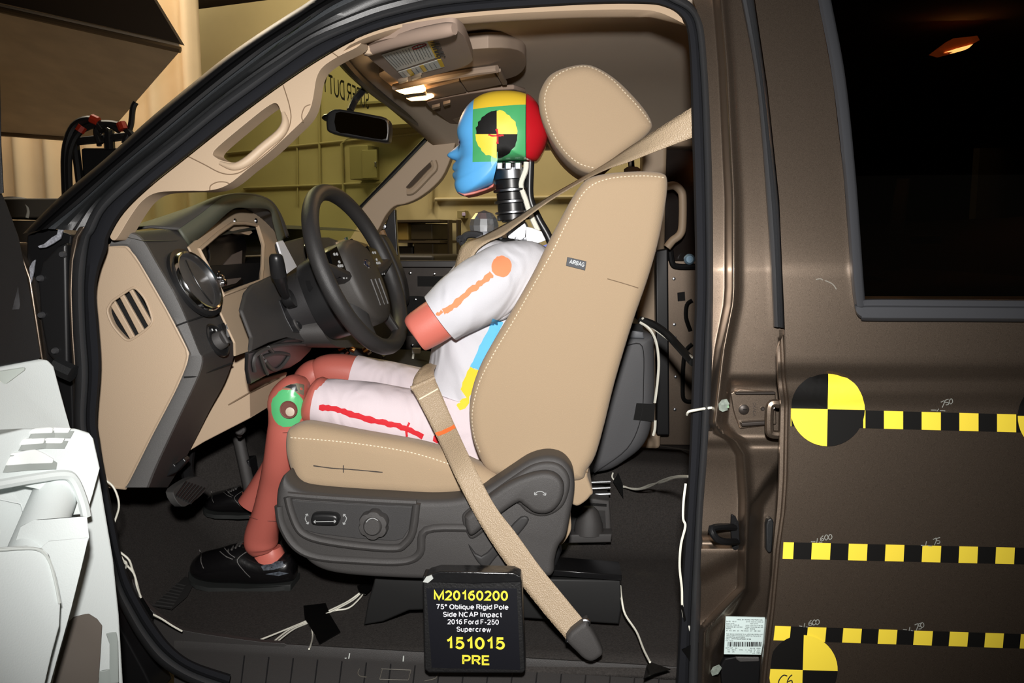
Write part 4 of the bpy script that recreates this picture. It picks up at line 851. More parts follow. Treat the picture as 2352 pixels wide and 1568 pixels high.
grid('bezel_strip', [[U(*p), U(*lerp2(p, q, .15), .196), U(*lerp2(p, q, .9), .201), U(*q)] for p, q in zip(a, b)], CHAR2, ip, angle=50)
fp = grid('switch_panel', [[U(*(Vector(p).lerp(Vector(q), t))) for t in (0, .08, .25, .5, .75, 1)] for p, q in zip(b, c)], CHAR, ip, angle=50)
for p, q, w0, w1 in (((431,738),(506,713),.206,.359), ((404,748),(431,738),.195,.202), ((422,866),(452,864),.195,.202), ((453,863),(534,834),.206,.359)):
    tube('panel_joint', [tuple(U(*p, w0)), tuple(U(*q, w1))], .0016, M('joint_dark', (14, 14, 14), .8), ip, k=0, n=6)
# round air vent with chrome ring
vo = U(430, 648, .285)+L*.016; e1 = (U(470, 690, .35)-U(388, 650, .21)).normalized(); e2 = (U(414, 696, .285)-U(359, 598, .285)).normalized()
vn = e1.cross(e2).normalized(); vn = vn if vn.dot(L) > 0 else -vn; vn = (vn-N*.22).normalized(); e2 = (e2-vn*e2.dot(vn)).normalized(); e1 = e2.cross(vn).normalized()
def disc(name, o, prof, mat, parent, r, s=1.0, n=40, **kw):
    rs = [[o+vn*h+(e1*math.cos(2*math.pi*j/n)*s+e2*math.sin(2*math.pi*j/n))*max(q*r, 1e-5) for j in range(n)] for q, h in prof]
    return rings(name, rs, mat, parent, **kw)
av = disc('air_vent', vo, [(1.0, -.004), (1.0, .006), (.96, .010), (.90, .009), (.87, .002), (.87, -.004)], CHROME, ip, .057, 1.0)
disc('vent_flap', vo, [(.875, -.002), (.7, .003), (.3, .006), (.001, .007)], CHAR, av, .057, 1.0)
tube('flap_edge', [tuple(vo+e2*.044+vn*.004-e1*.004), tuple(vo+e2*.02+vn*.008+e1*.012), tuple(vo-e2*.01+vn*.009+e1*.016), tuple(vo-e2*.04+vn*.005+e1*.004)], .0012, BLACK, av, n=6)
disc('vent_rim', vo, [(1.12, -.006), (1.12, .001), (1.0, .002)], BLACK, ip, .057, 1.0, caps=(True, False))
# headlamp knob and dimmer
ho = U(482, 781, .285)+L*.012
disc('lamp_switch_well', ho, [(1.0, -.002), (1.0, .002), (.9, .003), (.85, .001), (.001, .0005)], BLACK, ip, .031, .95)
hk_ = disc('lamp_knob', ho+e2*.003, [(.62, 0), (.6, .010), (.5, .014), (.001, .014)], CHAR, ip, .026)
box('knob_grip', ho-e2*.011-e1*.004+vn*.013, e2*.026, e1*.008, vn*.006, CHAR, hk_, bevel=.003)
for (x, y) in ((461,757),(470,758),(486,762),(493,775)):
    d_ = U(x, y, .285)+L*.016+vn*.004; tube('knob_symbol', [tuple(d_), tuple(d_+e2*.004)], .0013, MARK if 'grey_print' in MATS else CHALK, ip, k=0, n=5)
plateF('dimmer_switch', [(503,745),(511,742),(528,778),(527,788),(520,790),(504,752)], [], lambda x, y: U(x, y, interp([(503,.318),(528,.342)], x))+vn*.004, -vn*.01, BLACK, ip, bevel=.001)
plateF('dimmer_wheel', [(509,750),(513,748),(523,774),(520,777)], [], lambda x, y: U(x, y, .33)+vn*.007, -vn*.006, CHAR2, ip, bevel=.0006)
# instrument hood
E0 = [(434,566,.37),(485,522,.43),(534,480,.50),(575,478,.60),(619,482,.72),(628,512,.76),(640,560,.80)]
E1 = [(409,527,.345),(462,490,.41),(512,453,.475),(567,448,.59),(610,458,.70),(634,482,.76),(655,545,.82)]
E2 = [(285,527,.33),(370,500,.40),(470,467,.49),(545,450,.60),(604,457,.71),(640,485,.78),(664,545,.84)]
E3 = [(262,534,.33),(300,528,.40),(360,520,.49),(420,515,.60),(480,515,.71),(540,520,.80),(600,545,.88)]
e0, e1_, e2_, e3_ = [cr(e, 6) for e in (E0, E1, E2, E3)]
grid('hood_chamfer', [[U(*p), U(*q)] for p, q in zip(e0, e1_)], M('hood_grain_green_sheen', (84, 86, 74), .42, bump=.4, bscale=1500), ip, angle=60, solid=.004)  # greenish windshield reflection put into the chamfer's colour
grid('instrument_hood', [[U(*p), U(*(Vector(p).lerp(Vector(q), .5)))+Z*.004, U(*q), U(*r)] for p, q, r in zip(e1_, e2_, e3_)], CHAR, ip, angle=70, solid=.004)
# top pad out to the far side
rows = []
for i in range(21):
    w = .195+i*(1.70-.195)/20; q = (w-1.0)/.75
    rows.append([T(-.60-.02*(1-q*q), w, 1.268+.03*sm(.3, .9, w)), T(-.64, w, 1.278+.03*sm(.3, .9, w)), T(-.75, w, 1.272+.03*sm(.3, .9, w)), T(-.80-.12*(1-q*q), w, 1.235)])
grid('top_pad', rows, M('dash_top_grain', (70, 70, 62), .5, bump=.4, bscale=1300), ip, angle=60)
# tan cluster bezel
BZ = lambda x, y: UL(x, y, -.513, -.48, 1.10)
bz_out = [(434,567),(485,523),(534,481),(575,479),(619,483),(628,512),(640,560),(645,600),(640,650),(560,690),(572,735),(580,770),(579,790),(574,806),(541,818),(540,787),(506,714),(470,640)]
bz_in = [(456,574),(500,536),(533,513),(560,512),(590,517),(597,540),(604,564),(602,610),(598,645),(550,662),(511,677),(485,630)]
plateF('cluster_bezel', bz_out, [bz_in], BZ, -L*.005, BEIGE, ip, k=0, bevel=.004, seg=3)
tube('bezel_lip', [tuple(BZ(x, y)+L*.001) for x, y in bz_in], .004, BEIGE, ip, k=0, closed=True, n=8)
plateF('hood_inner', [(531,512),(590,517),(600,534),(592,540),(545,528)], [], lambda x, y: BZ(x, y)-L*.02, -L*.03, BEIGE, ip)
for x, y in ((538,508),(586,507)): lathe('bezel_screw', BZ(x, y)+L*.001, L, [(.006, 0), (.005, .003), (.0001, .003)], STEEL, ip, n=12)
cl = plateF('gauge_cluster', [(446,580),(531,505),(596,510),(612,564),(606,652),(508,684)], [], lambda x, y: BZ(x, y)-L*.045, -L*.01, M('cluster_black', (10, 9, 10), .25), ip)
plateF('gauge_face', [(545,640),(560,610),(580,585),(601,575),(600,640),(590,650),(548,662)], [], lambda x, y: BZ(x, y)-L*.043, -L*.004, M('gauge_grey', (96, 88, 84), .4), cl)
for i, (x, y) in enumerate(((541,620),(546,629),(554,638),(560,648))): lathe('gauge_button', BZ(x, y)-L*.04, L, [(.007, -.004), (.007, .003), (.005, .005), (.0001, .005)], CHROME, cl, n=14)
for i in range(3): tube('gauge_ring', [tuple(BZ(475+i*22+dx, 590-i*6+dy)-L*.043) for dx, dy in ((0, -24), (8, -8), (12, 10), (10, 28))], .002, M('dim_ring', (40, 38, 38), .3), cl, n=6)
tube('gauge_needle', [tuple(BZ(505, 620)-L*.04), tuple(BZ(520, 650)-L*.04)], .0018, M('dim_needle', (70, 70, 74), .4), cl, k=0, n=6)
# white card by the cluster
wc = plateF('paper_card', [(638,556),(650,552),(682,612),(660,628)], [], lambda x, y: UL(x, y, -.42, -.48, 1.10), -L*.004, M('white_card', (225, 226, 230), .7), None); tag(wc, 'white paper card tucked right of the instrument cluster', 'card')
# column surround and lower tray
KB = lambda x, y: UL(x, y, -.455, -.45, 1.08)
plateF('column_surround', [(556,712),(566,672),(580,655),(620,636),(662,618),(690,640),(720,690),(752,770),(735,790),(705,785),(660,775),(620,787),(577,808),(580,775)], [], KB, -L*.008, CHAR, ip, bevel=.006, seg=3)
plateF('ignition_panel', [(640,690),(662,684),(690,722),(702,750),(692,764),(672,762),(655,730)], [], lambda x, y: KB(x, y)+L*.002, -L*.004, M('panel_dark', (42, 42, 44), .4), ip, bevel=.001)
pb_ = lathe('start_button', KB(681, 743)+L*.002, L+Z*.4, [(.0155, 0), (.0155, .006), (.012, .009), (.0001, .009)], BLACK, ip, n=24)
lathe('button_ring', KB(681, 743)+L*.001, L+Z*.4, [(.019, 0), (.019, .004), (.016, .005)], CHAR, ip, n=24, caps=(True, False))
tube('button_symbol', [tuple(KB(677, 742)+L*.013), tuple(KB(685, 742)+L*.013)], .0016, MARK if 'grey_print' in MATS else CHALK, pb_, k=0, n=6)
TR = lambda x, y: UL(x, y, -.46, .25, 1.05)
plateF('lower_tray', [(571,808),(595,803),(660,777),(690,775),(724,786),(713,807),(690,830),(667,845),(614,862),(576,883),(570,850)], [], TR, -L*.008, M('tray_black', (34, 33, 34), .35), ip, bevel=.004)
for pts in ([(583,852),(580,830),(590,812),(630,795),(680,790),(715,792)], [(595,812),(604,840),(612,858)], [(600,822),(630,812),(660,814),(655,828),(640,845),(625,848),(606,828)], [(614,798),(624,808)]):
    tube('tray_ridge', [tuple(TR(x, y)+L*.002) for x, y in pts], .0035, CHAR, ip, n=7)
# tan knee panel under the column
LP = lambda x, y: U(x, y, interp([(425,.37),(575,.46),(660,.64)], x))
plateF('knee_panel', [(541,818),(574,806),(570,840),(576,884),(610,868),(662,853),(650,890),(623,933),(575,962),(520,990),(470,1016),(424,1044),(480,945),(515,880),(535,830)], [], LP, -L*.01, BEIGE, ip, bevel=.006, seg=3)
tube('knee_panel_seam', [tuple(LP(x, y)+L*.001) for x, y in ((523,930),(575,900),(640,868))], .0014, SEAM, ip, n=6)
lbox('lower_backing', -.95, -.60, .24, 1.70, .98, 1.22, BLACK, ip)
# far part of the dash: centre stack, glove box side, chrome vents
CS = lambda x, y: UL(x, y, -.50, -.35, 1.15)
plateF('center_stack', [(640,560),(700,545),(760,545),(800,560),(905,600),(930,640),(935,740),(900,800),(760,790),(680,700)], [], CS, -L*.012, CHAR, ip, bevel=.01)
plateF('glove_panel', [(770,556),(800,548),(838,560),(846,585),(835,600),(800,596),(778,580)], [], lambda x, y: CS(x, y)+L*.01, -L*.02, BEIGE, ip, bevel=.004)
for pts in ([(676,600),(672,570),(680,560),(690,566),(697,595)], [(770,545),(776,560),(782,568)], [(782,552),(792,565),(806,575)]):
    tube('chrome_trim', [tuple(CS(x, y)+L*.03) for x, y in pts], .006, CHROME, ip, n=8)
puff('dash_end', [(868,548),(882,545),(905,590),(925,640),(932,690),(920,705),(895,645)], 1.60, 1.68, .01, CHAR, ip, k=3)
lettering('brake_lettering', 'BRAKE', U(371, 1077, .3), U(389, 1069, .3), Z, CHALK, ip, wt=.2)
plate('brake_release', [(362,1084),(396,1062),(402,1068),(420,1050),(428,1060),(405,1085),(372,1100)], [], .303, .02, BLACK, ip, bevel=.003)

# ---------------------------------------------------------------- steering wheel and column
al, be = R(22.8), R(8.2)
sn = (L*math.cos(al)*math.cos(be)-N*math.sin(be)+Z*math.sin(al)*math.cos(be)).normalized()
s1 = Z.cross(sn).normalized(); s2_ = sn.cross(s1).normalized(); wc_ = U(823.5, 618.9, .57)
if s1.dot(N) < 0: s1 = -s1
def WP(a, b, h=0.0): return wc_+s1*a+s2_*b+sn*h        # a: across (+ = far side), b: up, h: towards driver
wheel = thing('steering_wheel', 'black leather steering wheel with spoke buttons and airbag pad', 'steering wheel', WP(0, -.17))
LEATH = M('black_leather', (46, 45, 45), .42, bump=.4, bscale=1400)
tube('rim', [tuple(WP(.168*math.cos(t), .168*math.sin(t), .0)) for t in [2*math.pi*i/28 for i in range(28)]], .0165, LEATH, wheel, k=3, n=14, closed=True)
for sgn in (-1, 1):
    tube('spoke', [tuple(WP(sgn*.07, -.005, -.018)), tuple(WP(sgn*.115, .0, -.008)), tuple(WP(sgn*.166, .012, 0))], [.03, .026, .018], LEATH, wheel, n=12, flat=.55)
    tube('lower_spoke', [tuple(WP(sgn*.045, -.05, -.012)), tuple(WP(sgn*.065, -.10, -.010)), tuple(WP(sgn*.075, -.152, 0))], [.024, .02, .014], LEATH, wheel, n=12, flat=.5)
def wpoly(pts, h): return [WP(a, b, h) for a, b in pts]
pad = [(a, b-.024) for a, b in cr([(-.062,.066),(-.02,.086),(.02,.086),(.062,.066),(.074,.01),(.068,-.04),(.05,-.075),(.02,-.092),(-.02,-.092),(-.05,-.075),(-.068,-.04),(-.074,.01)], 4, True)]
def scaled(p, s): return [(a*s, b*s-.035*(1-s)) for a, b in p]
airb = rings('airbag_pad', [wpoly(pad, -.035), wpoly(pad, .002), wpoly(scaled(pad, .97), .010), wpoly(scaled(pad, .88), .016), wpoly(scaled(pad, .6), .021), wpoly(scaled(pad, .25), .023)], M('airbag_pad_plastic', (58, 55, 52), .5, bump=.3, bscale=1500), wheel, angle=50)
rings('hub_back', [wpoly(scaled(pad, .95), -.10), wpoly(scaled(pad, 1.02), -.04), wpoly(scaled(pad, .99), -.02)], BLACK, wheel)
for i, a in enumerate((-.018, .004, .026)): tube('pad_groove', [tuple(WP(a, -.030, .0236)), tuple(WP(a+.002, -.085, .0200))], .0022, CHAR2, airb, k=0, n=6)
em = lathe('emblem', WP(0, .004, .0205), sn, [(.0145, 0), (.0145, .002), (.012, .0035), (.0001, .0035)], M('emblem_blue', (24, 32, 60), .2), wheel, n=24, sy=.6)
lathe('emblem_rim', WP(0, .004, .0205), sn, [(.0165, 0), (.0165, .0022), (.0145, .003), (.0143, .0)], CHROME, wheel, n=24, sy=.62, caps=(False, False))
text('emblem_lettering', 'Ford', None, None, CHROME, em, pa=WP(-.009, .001, .0243), pb=WP(.009, .001, .0243), up=s2_)
for sgn in (1, -1):
    bp_ = rings('button_pod', [wpoly([(sgn*(.080+.052*x), .012+.06*(y-.5)) for x, y in ((0, 0), (.8, .05), (1, .5), (.8, .95), (0, 1.1))], h) for h in (-.005, .008)], M('gloss_black', (8, 8, 9), .15), wheel)
    for x, y in ((.094, .032), (.106, .032), (.098, .016), (.108, .008), (.100, -.002), (.092, .008), (.1, .008), (.096, -.016), (.108, -.016)):
        lathe('button', WP(sgn*x, y, .008), sn, [(.0032, 0), (.003, .0016), (.0001, .002)], MARK if 'grey_print' in MATS else CHALK, bp_, n=8)
col_ = thing('steering_column', 'dark grey steering column shroud with wiper stalk', 'steering column', WP(0, -.06, -.16))
rings('shroud', [[WP(.066*math.cos(t)*s, .062*math.sin(t)*s-.012-d, h) for t in [2*math.pi*i/28 for i in range(28)]] for s, h, d in ((.95, -.035, 0), (1.0, -.05, 0), (1.04, -.12, .006), (1.1, -.20, .012))], M('column_dark', (44, 43, 44), .5, bump=.3, bscale=1500), col_)
rings('collar', [[WP(.072*math.cos(t)*s, .070*math.sin(t)*s-.006, h) for t in [2*math.pi*i/28 for i in range(28)]] for s, h in ((.9, -.036), (1.0, -.042), (1.0, -.085), (.95, -.09))], BLACK, col_)
stalk = tube('stalk', [tuple(U(664,690,.50)), tuple(U(652,668,.46)), tuple(U(643,640,.43)), tuple(U(638,622,.42))], [.008,.0095,.012,.0135], BLACK, col_, n=14)
tube('stalk_knob', [tuple(U(641,634,.425)), tuple(U(637,612,.418)), tuple(U(634,590,.412)), tuple(U(633.5,583,.411))], [.0145,.0142,.0125,.008], BLACK, stalk, k=3, n=16)
lathe('stalk_boot', U(662, 688, .49), sn*-1+L*0-N*.2, [(.018, -.01), (.016, .004), (.010, .01)], BLACK, col_, n=16)
rings('lower_shroud', [[KB(x, y)+L*d for x, y in cr([(690,690),(735,735),(758,765),(770,790),(740,798),(705,788),(680,745)], 3, True)] for d in (-.02, .05)], CHAR, col_, angle=50)
# ---------------------------------------------------------------- pedals
pd = thing('brake_pedal', 'worn black brake pedal hanging in the footwell', 'pedal', U(440, 1165, .45))
pv = (U(455, 1095, .52)-U(400, 1135, .42)); pu = U(470, 1110, .46)-U(430, 1160, .46)
plateF('pad', [(398,1130),(420,1108),(450,1094),(470,1100),(480,1112),(470,1130),(445,1152),(418,1163)], [], lambda x, y: UL(x, y, -.60, -.5, .78), -L*.015, M('pedal_rubber', (52, 51, 50), .7), pd, k=3, bevel=.002)
for i in range(7): tube('tread_rib', [tuple(UL(405+i*5.5, 1138+i*3, -.598, -.5, .78)), tuple(UL(428+i*7, 1106+i*2.4, -.598, -.5, .78))], .0018, BLACK, pd, k=0, n=5)
tube('arm', [tuple(UL(438, 1120, -.62, -.5, .78)), tuple(UL(430, 1070, -.66, 0)), tuple(UL(440, 1000, -.68, 0))], .012, BLACK, pd)
ap = thing('accelerator_pedal', 'tall black accelerator pedal lever beside the dummy shin', 'pedal', U(560, 1140, .75))
tube('lever', [tuple(U(545,990,.78)), tuple(U(560,1060,.77)), tuple(U(575,1130,.74))], .014, CHAR, ap, n=10)
plate('pad', [(545,1060),(572,1056),(585,1150),(562,1160)], [], .76, .05, BLACK, ap, bevel=.004)
hb = thing('hood_release_lever', 'small round knob on the footwell wall above the brake pedal', 'lever', U(555, 985, .6))
lathe('knob', U(553, 985, .62), -N, [(.012, 0), (.012, .008), (.008, .012), (.0001, .012)], CHAR, hb, n=18); tube('shaft', [tuple(U(553, 985, .62)), tuple(U(550, 1000, .66))], .006, CHAR, hb, k=0)
fm = thing('floor_mat', 'black ribbed heel mat on the footwell carpet', 'floor mat', UZ(470, 1420, .56))
matp = [(300,1320),(330,1300),(450,1330),(430,1370),(395,1400),(340,1390)]
mk('mat_pad', [UZ(x, y, .553) for x, y in matp]+[UZ(x, y, .559) for x, y in matp], [tuple(range(6)), tuple(range(6, 12))]+[(i, (i+1) % 6, 6+(i+1) % 6, 6+i) for i in range(6)], M('mat_black', (34, 33, 32), .8), fm)
for i in range(8): tube('mat_rib', [tuple(UZ(312+i*5, 1318+i*10, .5592)), tuple(UZ(425-i*4, 1345+i*7, .5592))], .0022, M('mat_rib', (40, 39, 38), .7), fm, k=0, n=5)
# ---------------------------------------------------------------- crash test dummy
dm = thing('crash_test_dummy', 'crash test dummy with a painted head seated behind the wheel', 'dummy', U(1060, 990, .59))
SHIRT = M('white_shirt_knit', (208, 208, 214), .95, weave=.25, bscale=1500, spec=.1, wrk=.8, wscale=11)
SHORT = M('pale_pink_knit', (218, 205, 210), .95, weave=.25, bscale=1500, spec=.1, wrk=.7, wscale=11)
FLESH = M('pink_vinyl_flesh', (206, 112, 98), .42, bump=.1, bscale=300)
FLESH2 = M('dark_pink_vinyl', (188, 100, 88), .45, bump=.1, bscale=300)
def body(name, secs, mat, parent, n=28, k=5, wob=0.0, caps=(True, True), sup=2.3, **kw):
    """secs: (px, py, w, half depth in the side plane, half width across) -> one tapering skin"""
    q = cr([(*U(a, b, c), d, e) for a, b, c, d, e in secs], k); rs = []
    P = [Vector(x[:3]) for x in q]; m = len(P)
    for i in range(m):
        t = (P[min(m-1, i+1)]-P[max(0, i-1)]).normalized(); ax = (N-t*N.dot(t)).normalized(); up = t.cross(ax); ring_ = []
        for j in range(n):
            a = 2*math.pi*j/n; c, s = math.cos(a), math.sin(a); f = (abs(c)**sup+abs(s)**sup)**(-1/sup)
            wv = 1+wob*(math.sin(3*a+i*.55)+.6*math.sin(5*a-i*.9)+.5*math.sin(i*1.3+a*2))
            ring_.append(P[i]+(up*(c*f*q[i][3])+ax*(s*f*q[i][4]))*wv)
        rs.append(ring_)
    return rings(name, rs, mat, parent, caps=caps, angle=60, **kw)
# torso in the shirt
tor = body('shirt', [(1070,950,.59,.104,.150),(1078,910,.59,.100,.145),(1090,850,.59,.094,.140),(1112,775,.59,.101,.145),(1140,695,.59,.108,.152),(1163,630,.59,.100,.160),(1176,585,.59,.088,.155),(1183,562,.59,.074,.125)], SHIRT, dm, wob=.006)
pel = body('shorts_waist', [(1110,1030,.59,.09,.150),(1075,985,.59,.105,.162),(1062,950,.59,.106,.160),(1060,915,.59,.100,.152),(1066,890,.59,.094,.146)], SHORT, dm, wob=.008)
# near arm: sleeve and stub
slv = body('sleeve', [(1240,612,.54,.035,.05),(1208,614,.475,.050,.055),(1165,630,.445,.060,.060),(1115,661,.425,.0635,.060),(1060,696,.412,.058,.056),(1012,730,.408,.0495,.05)], SHIRT, dm, wob=.010, sup=2.1)
flap = body('sleeve_fold', [(1100,725,.44,.010,.03),(1130,715,.44,.018,.035),(1152,718,.445,.014,.03),(1168,700,.45,.02,.03),(1195,660,.46,.018,.03)], SHIRT, dm, wob=.02)
body('arm_stub', [(1040,712,.41,.040,.038),(1000,738,.408,.040,.037),(968,758,.407,.038,.036),(957,764,.407,.036,.034),(954,766,.407,.030,.028)], FLESH, dm, sup=2.2)
body('far_sleeve', [(1200,600,.62,.06,.05),(1150,610,.74,.07,.06),(1090,650,.77,.06,.055),(1040,690,.78,.05,.05)], SHIRT, dm, wob=.01)
# thighs in the shorts, knees, shins
th1 = body('shorts_leg', [(1090,1000,.54,.075,.08),(1040,988,.50,.070,.075),(950,966,.475,.060,.062),(850,944,.462,.0565,.060),(775,930,.46,.050,.054),(731,921,.46,.0445,.049)], SHORT, dm, wob=.007, sup=2.2)
th2 = body('shorts_leg', [(1080,950,.64,.06,.07),(1000,912,.68,.055,.06),(905,882,.70,.048,.055),(812,858,.70,.042,.048)], SHORT, dm, wob=.007, sup=2.2)
body('thigh_flesh', [(775,930,.46,.044,.046),(745,924,.46,.0455,.046),(724,918,.46,.0465,.046),(713,914,.46,.042,.040),(708,912,.46,.034,.032)], FLESH2, dm)
body('thigh_flesh', [(840,864,.70,.036,.04),(800,856,.70,.040,.042),(760,852,.70,.038,.042),(735,856,.70,.034,.038),(728,858,.70,.026,.03)], FLESH2, dm)
kn1 = body('shin', [(698,880,.46,.016,.03),(682,892,.46,.033,.038),(669,920,.46,.043,.043),(668,945,.46,.042,.043),(665,972,.46,.040,.041),(657,1005,.46,.0365,.039),(645,1060,.47,.033,.036),(633,1110,.49,.031,.034),(616,1175,.51,.0305,.033),(602,1222,.525,.0335,.034),(600,1248,.53,.0335,.034),(602,1264,.53,.026,.026),(603,1268,.53,.018,.02)], FLESH2, dm, sup=2.2)
kn2 = body('shin', [(750,845,.70,.018,.03),(728,855,.70,.032,.038),(712,872,.70,.036,.040),(705,895,.70,.035,.038),(680,960,.70,.030,.034),(640,1050,.71,.027,.03),(600,1120,.72,.028,.03),(575,1160,.72,.03,.03)], FLESH2, dm, sup=2.2)
tk = bvh(kn1, kn2, th1)
GRN = M('green_paint', (92, 192, 124), .28, coat=.3)
ring_px = [(660+37*math.cos(a), 937+43*math.sin(a)) for a in [2*math.pi*i/24 for i in range(24)]]
decal('knee_paint', [(x+random.uniform(-1.5, 1.5), y+random.uniform(-1.5, 1.5)) for x, y in ring_px], tk, GRN, dm, step=8, off=.0012)
kh = lathe('knee_hole', U(664, 940, .4135), -N, [(.0172, .003), (.0166, .0045), (.0142, .004), (.0136, .0005), (.0001, .0005)], M('hole_dark_pink', (112, 64, 56), .6), dm, n=24)
lathe('pivot_bolt', U(667, 945, .4128), -N, [(.0095, 0), (.0095, .002), (.007, .003), (.0001, .003)], M('bolt_bone', (206, 190, 172), .4), kh, n=16)
decal('knee_slot', [(648,892),(662,884),(682,880),(698,884),(697,908),(684,902),(664,892)], tk, M('slot_grey', (120, 116, 98), .5), dm, step=8, off=.0012)
decal('knee_slot_pin', [(655,889),(668,883),(680,884),(683,897),(676,899),(668,892)], tk, M('pin_dark', (54, 56, 56), .3, metal=.6), dm, step=8, off=.0018)
decal('knee_slot', [(735,839),(744,838),(757,842),(755,848),(742,843)], tk, MATS['slot_grey'], dm, step=8, off=.0012)
tube('flesh_seam', [tuple(p) for p in [U(573,1186,.488), U(590,1192,.480), U(620,1196,.480), U(640,1196,.485)]], .0008, M('seam_pink', (120, 62, 54), .7), dm, n=5)
tube('flesh_seam', [tuple(p) for p in [U(625,992,.425), U(660,993,.419), U(700,985,.424)]], .0008, MATS['seam_pink'], dm, n=5)
# paint on the clothes
tsl = bvh(slv, tor, pel, th1, flap)
ORG = M('orange_cloth_paint', (246, 140, 96), .8); RED = M('red_cloth_paint', (206, 26, 40), .7); BLU = M('blue_cloth_paint', (98, 186, 240), .7); YLW = M('yellow_cloth_paint', (250, 204, 40), .7)
decal('shoulder_dot', [(1152+23.5*(1+random.uniform(-.05, .05))*math.cos(a), 612+24*(1+random.uniform(-.05, .05))*math.sin(a)) for a in [2*math.pi*i/28 for i in range(28)]], tsl, ORG, dm, step=7)
decal('arm_stroke', stroke([(1130,629),(1108,648),(1085,664),(1062,683),(1040,703),(1018,715)], 13, .35, 5), tsl, ORG, dm, step=7)
decal('arm_stroke', stroke([(1016,714),(1008,721),(1003,718)], 7, .3, 3), tsl, ORG, dm, step=7)
decal('side_stroke', stroke([(1143,735),(1130,768),(1112,800),(1098,835),(1091,848)], 25, .12, 4), tsl, BLU, dm, step=8)
decal('side_stroke', stroke([(1092,846),(1078,875),(1070,900),(1066,905)], 26, .1, 4), tsl, YLW, dm, step=8)
decal('side_stroke', [(1048,930),(1062,915),(1078,912),(1078,925),(1068,938),(1056,942)], tsl, YLW, dm, step=8)
decal('thigh_stroke', stroke([(733,935),(760,938),(790,945),(830,958),(870,968),(905,975),(935,985),(972,1002)], 13, .3, 5), tsl, RED, dm, step=8)
decal('thigh_stroke', stroke([(940,970),(934,985),(934,1004)], 5, .4, 4), tsl, RED, dm, step=8)
decal('thigh_stroke', [(996,1000),(1004,998),(1010,1012),(1004,1018),(994,1012)], tsl, RED, dm, step=8)
# shoes
SHOE = M('black_shoe_leather', (16, 15, 16), .22, bump=.3, bscale=120, coat=.3)
SOLE = M('shoe_sole', (36, 38, 37), .6)
def shoe(dx, dy, sc, w, label):
    t = thing('shoe', label, 'shoe', U(dx, dy, w), 'dummy shoes')
    X = lambda x: dx+(x-560)*sc
    Y = lambda y: dy+(y-1340)*sc
    up_ = [(679,1290,1330,.014),(676,1272,1332,.024),(660,1268,1334,.031),(640,1274,1335,.034),(610,1276,1336,.035),(580,1262,1337,.036),(558,1245,1336,.036),(530,1250,1334,.039),(500,1262,1332,.042),(470,1266,1326,.041),(452,1276,1318,.034),(442,1288,1308,.018)]
    rs = []
    for x, yt, yb, hw in up_:
        a, b = U(X(x), Y(yt), w), U(X(x), Y(yb), w); c = (a+b)/2; h = (a-b).length/2; rs.append([c+N*(hw*math.cos(q)*(1-.25*max(0, math.sin(q))))+Z*(h*(abs(math.sin(q))**.7)*(1 if math.sin(q) >= 0 else -1)) for q in [2*math.pi*i/24 for i in range(24)]])
    u = rings('upper', rs, SHOE, t, angle=60, sub=1)
    rs = []
    for x, yt, yb, hw in up_:
        a = U(X(x), Y(yb), w); rs.append([a+N*((hw+.003)*s_)+Z*zz for s_, zz in ((-1, .003), (1, .003), (1, -.006), (-1, -.006))])
    rings('sole', rs, SOLE, t, angle=40)
    puff('heel', [(X(x), Y(y)) for x, y in ((676,1332),(675,1352),(592,1353),(590,1338))], w-.032, w+.032, .003, SOLE, t, k=0, wref=w-.01)
    tu = bvh(u)
    for pts in ([(458,1262),(462,1275),(462,1290),(468,1305)], [(575,1262),(545,1285),(560,1310),(575,1325)], [(515,1258),(528,1272),(540,1280)], [(505,1266),(520,1278),(535,1284)]):
        decal('welt_line', stroke([(X(x), Y(y)) for x, y in pts], 1.8*sc, .3), tu, M('worn_edge', (96, 94, 92), .5), t, step=12, off=.0006)
    for i in range(4): tube('lace', [tuple(U(X(523+i*9), Y(1266-i*4), w-.022)), tuple(U(X(530+i*9), Y(1256-i*4), w)), tuple(U(X(540+i*9), Y(1254-i*4), w+.02))], .0022, M('lace_grey', (74, 72, 70), .6), t, n=6)
    for px in ([(600,1300),(625,1290),(650,1288),(655,1300),(630,1308),(605,1310)], [(610,1318),(640,1312),(662,1316),(640,1322)]):
        decal('scuff', [(X(x)+random.uniform(-2, 2), Y(y)) for x, y in px], tu, M('scuff_grey', (74, 80, 88), .35, var=.6, vscale=200), t, step=10, off=.0005)
    body('ankle', [(X(618), Y(1290), w, .035, .026), (X(618), Y(1272), w, .032, .025), (X(616), Y(1258), w, .026, .022)], FLESH, t, n=16, k=2)
    return t
shoe(560, 1340, 1.0, .54, 'near black lace-up shoe on the carpet beneath the shin')
shoe(548, 1176, .62, .80, 'far black shoe half hidden behind the shin')
# ---------------------------------------------------------------- head
hp = [(1166,212),(1134,214),(1107,222),(1086,236),(1070,254),(1058,278),(1052,302),(1054,319),(1057,331),(1050,336),(1042,342),(1027,355),(1033,363),(1046,369),(1047,371),(1041,378),(1039,388),(1044,394),(1040,399),(1040,406),(1045,415),(1046,424),(1048,435),(1055,446),(1067,450),(1088,445),(1115,435),(1134,427),(1134,427),(1134,374),(1134,374),(1170,372),(1209,371),(1233,371),(1246,352),(1254,331),(1258,308),(1251,280),(1237,246),(1225,229),(1212,220),(1190,214)]
FLAT = {8: (1059,331), 9: (1060,338), 10: (1062,343), 11: (1063,352), 12: (1062,361), 13: (1060,367), 14: (1058,371), 15: (1055,378), 16: (1053,388), 17: (1052,394), 18: (1051,399), 19: (1050,406), 20: (1049,415)}
hs = [FLAT.get(i, p) for i, p in enumerate(hp)]
hs3 = [(p.dot(L), p.z) for p in [U(x, y, .585) for x, y in cr(hs, 3, True)]]
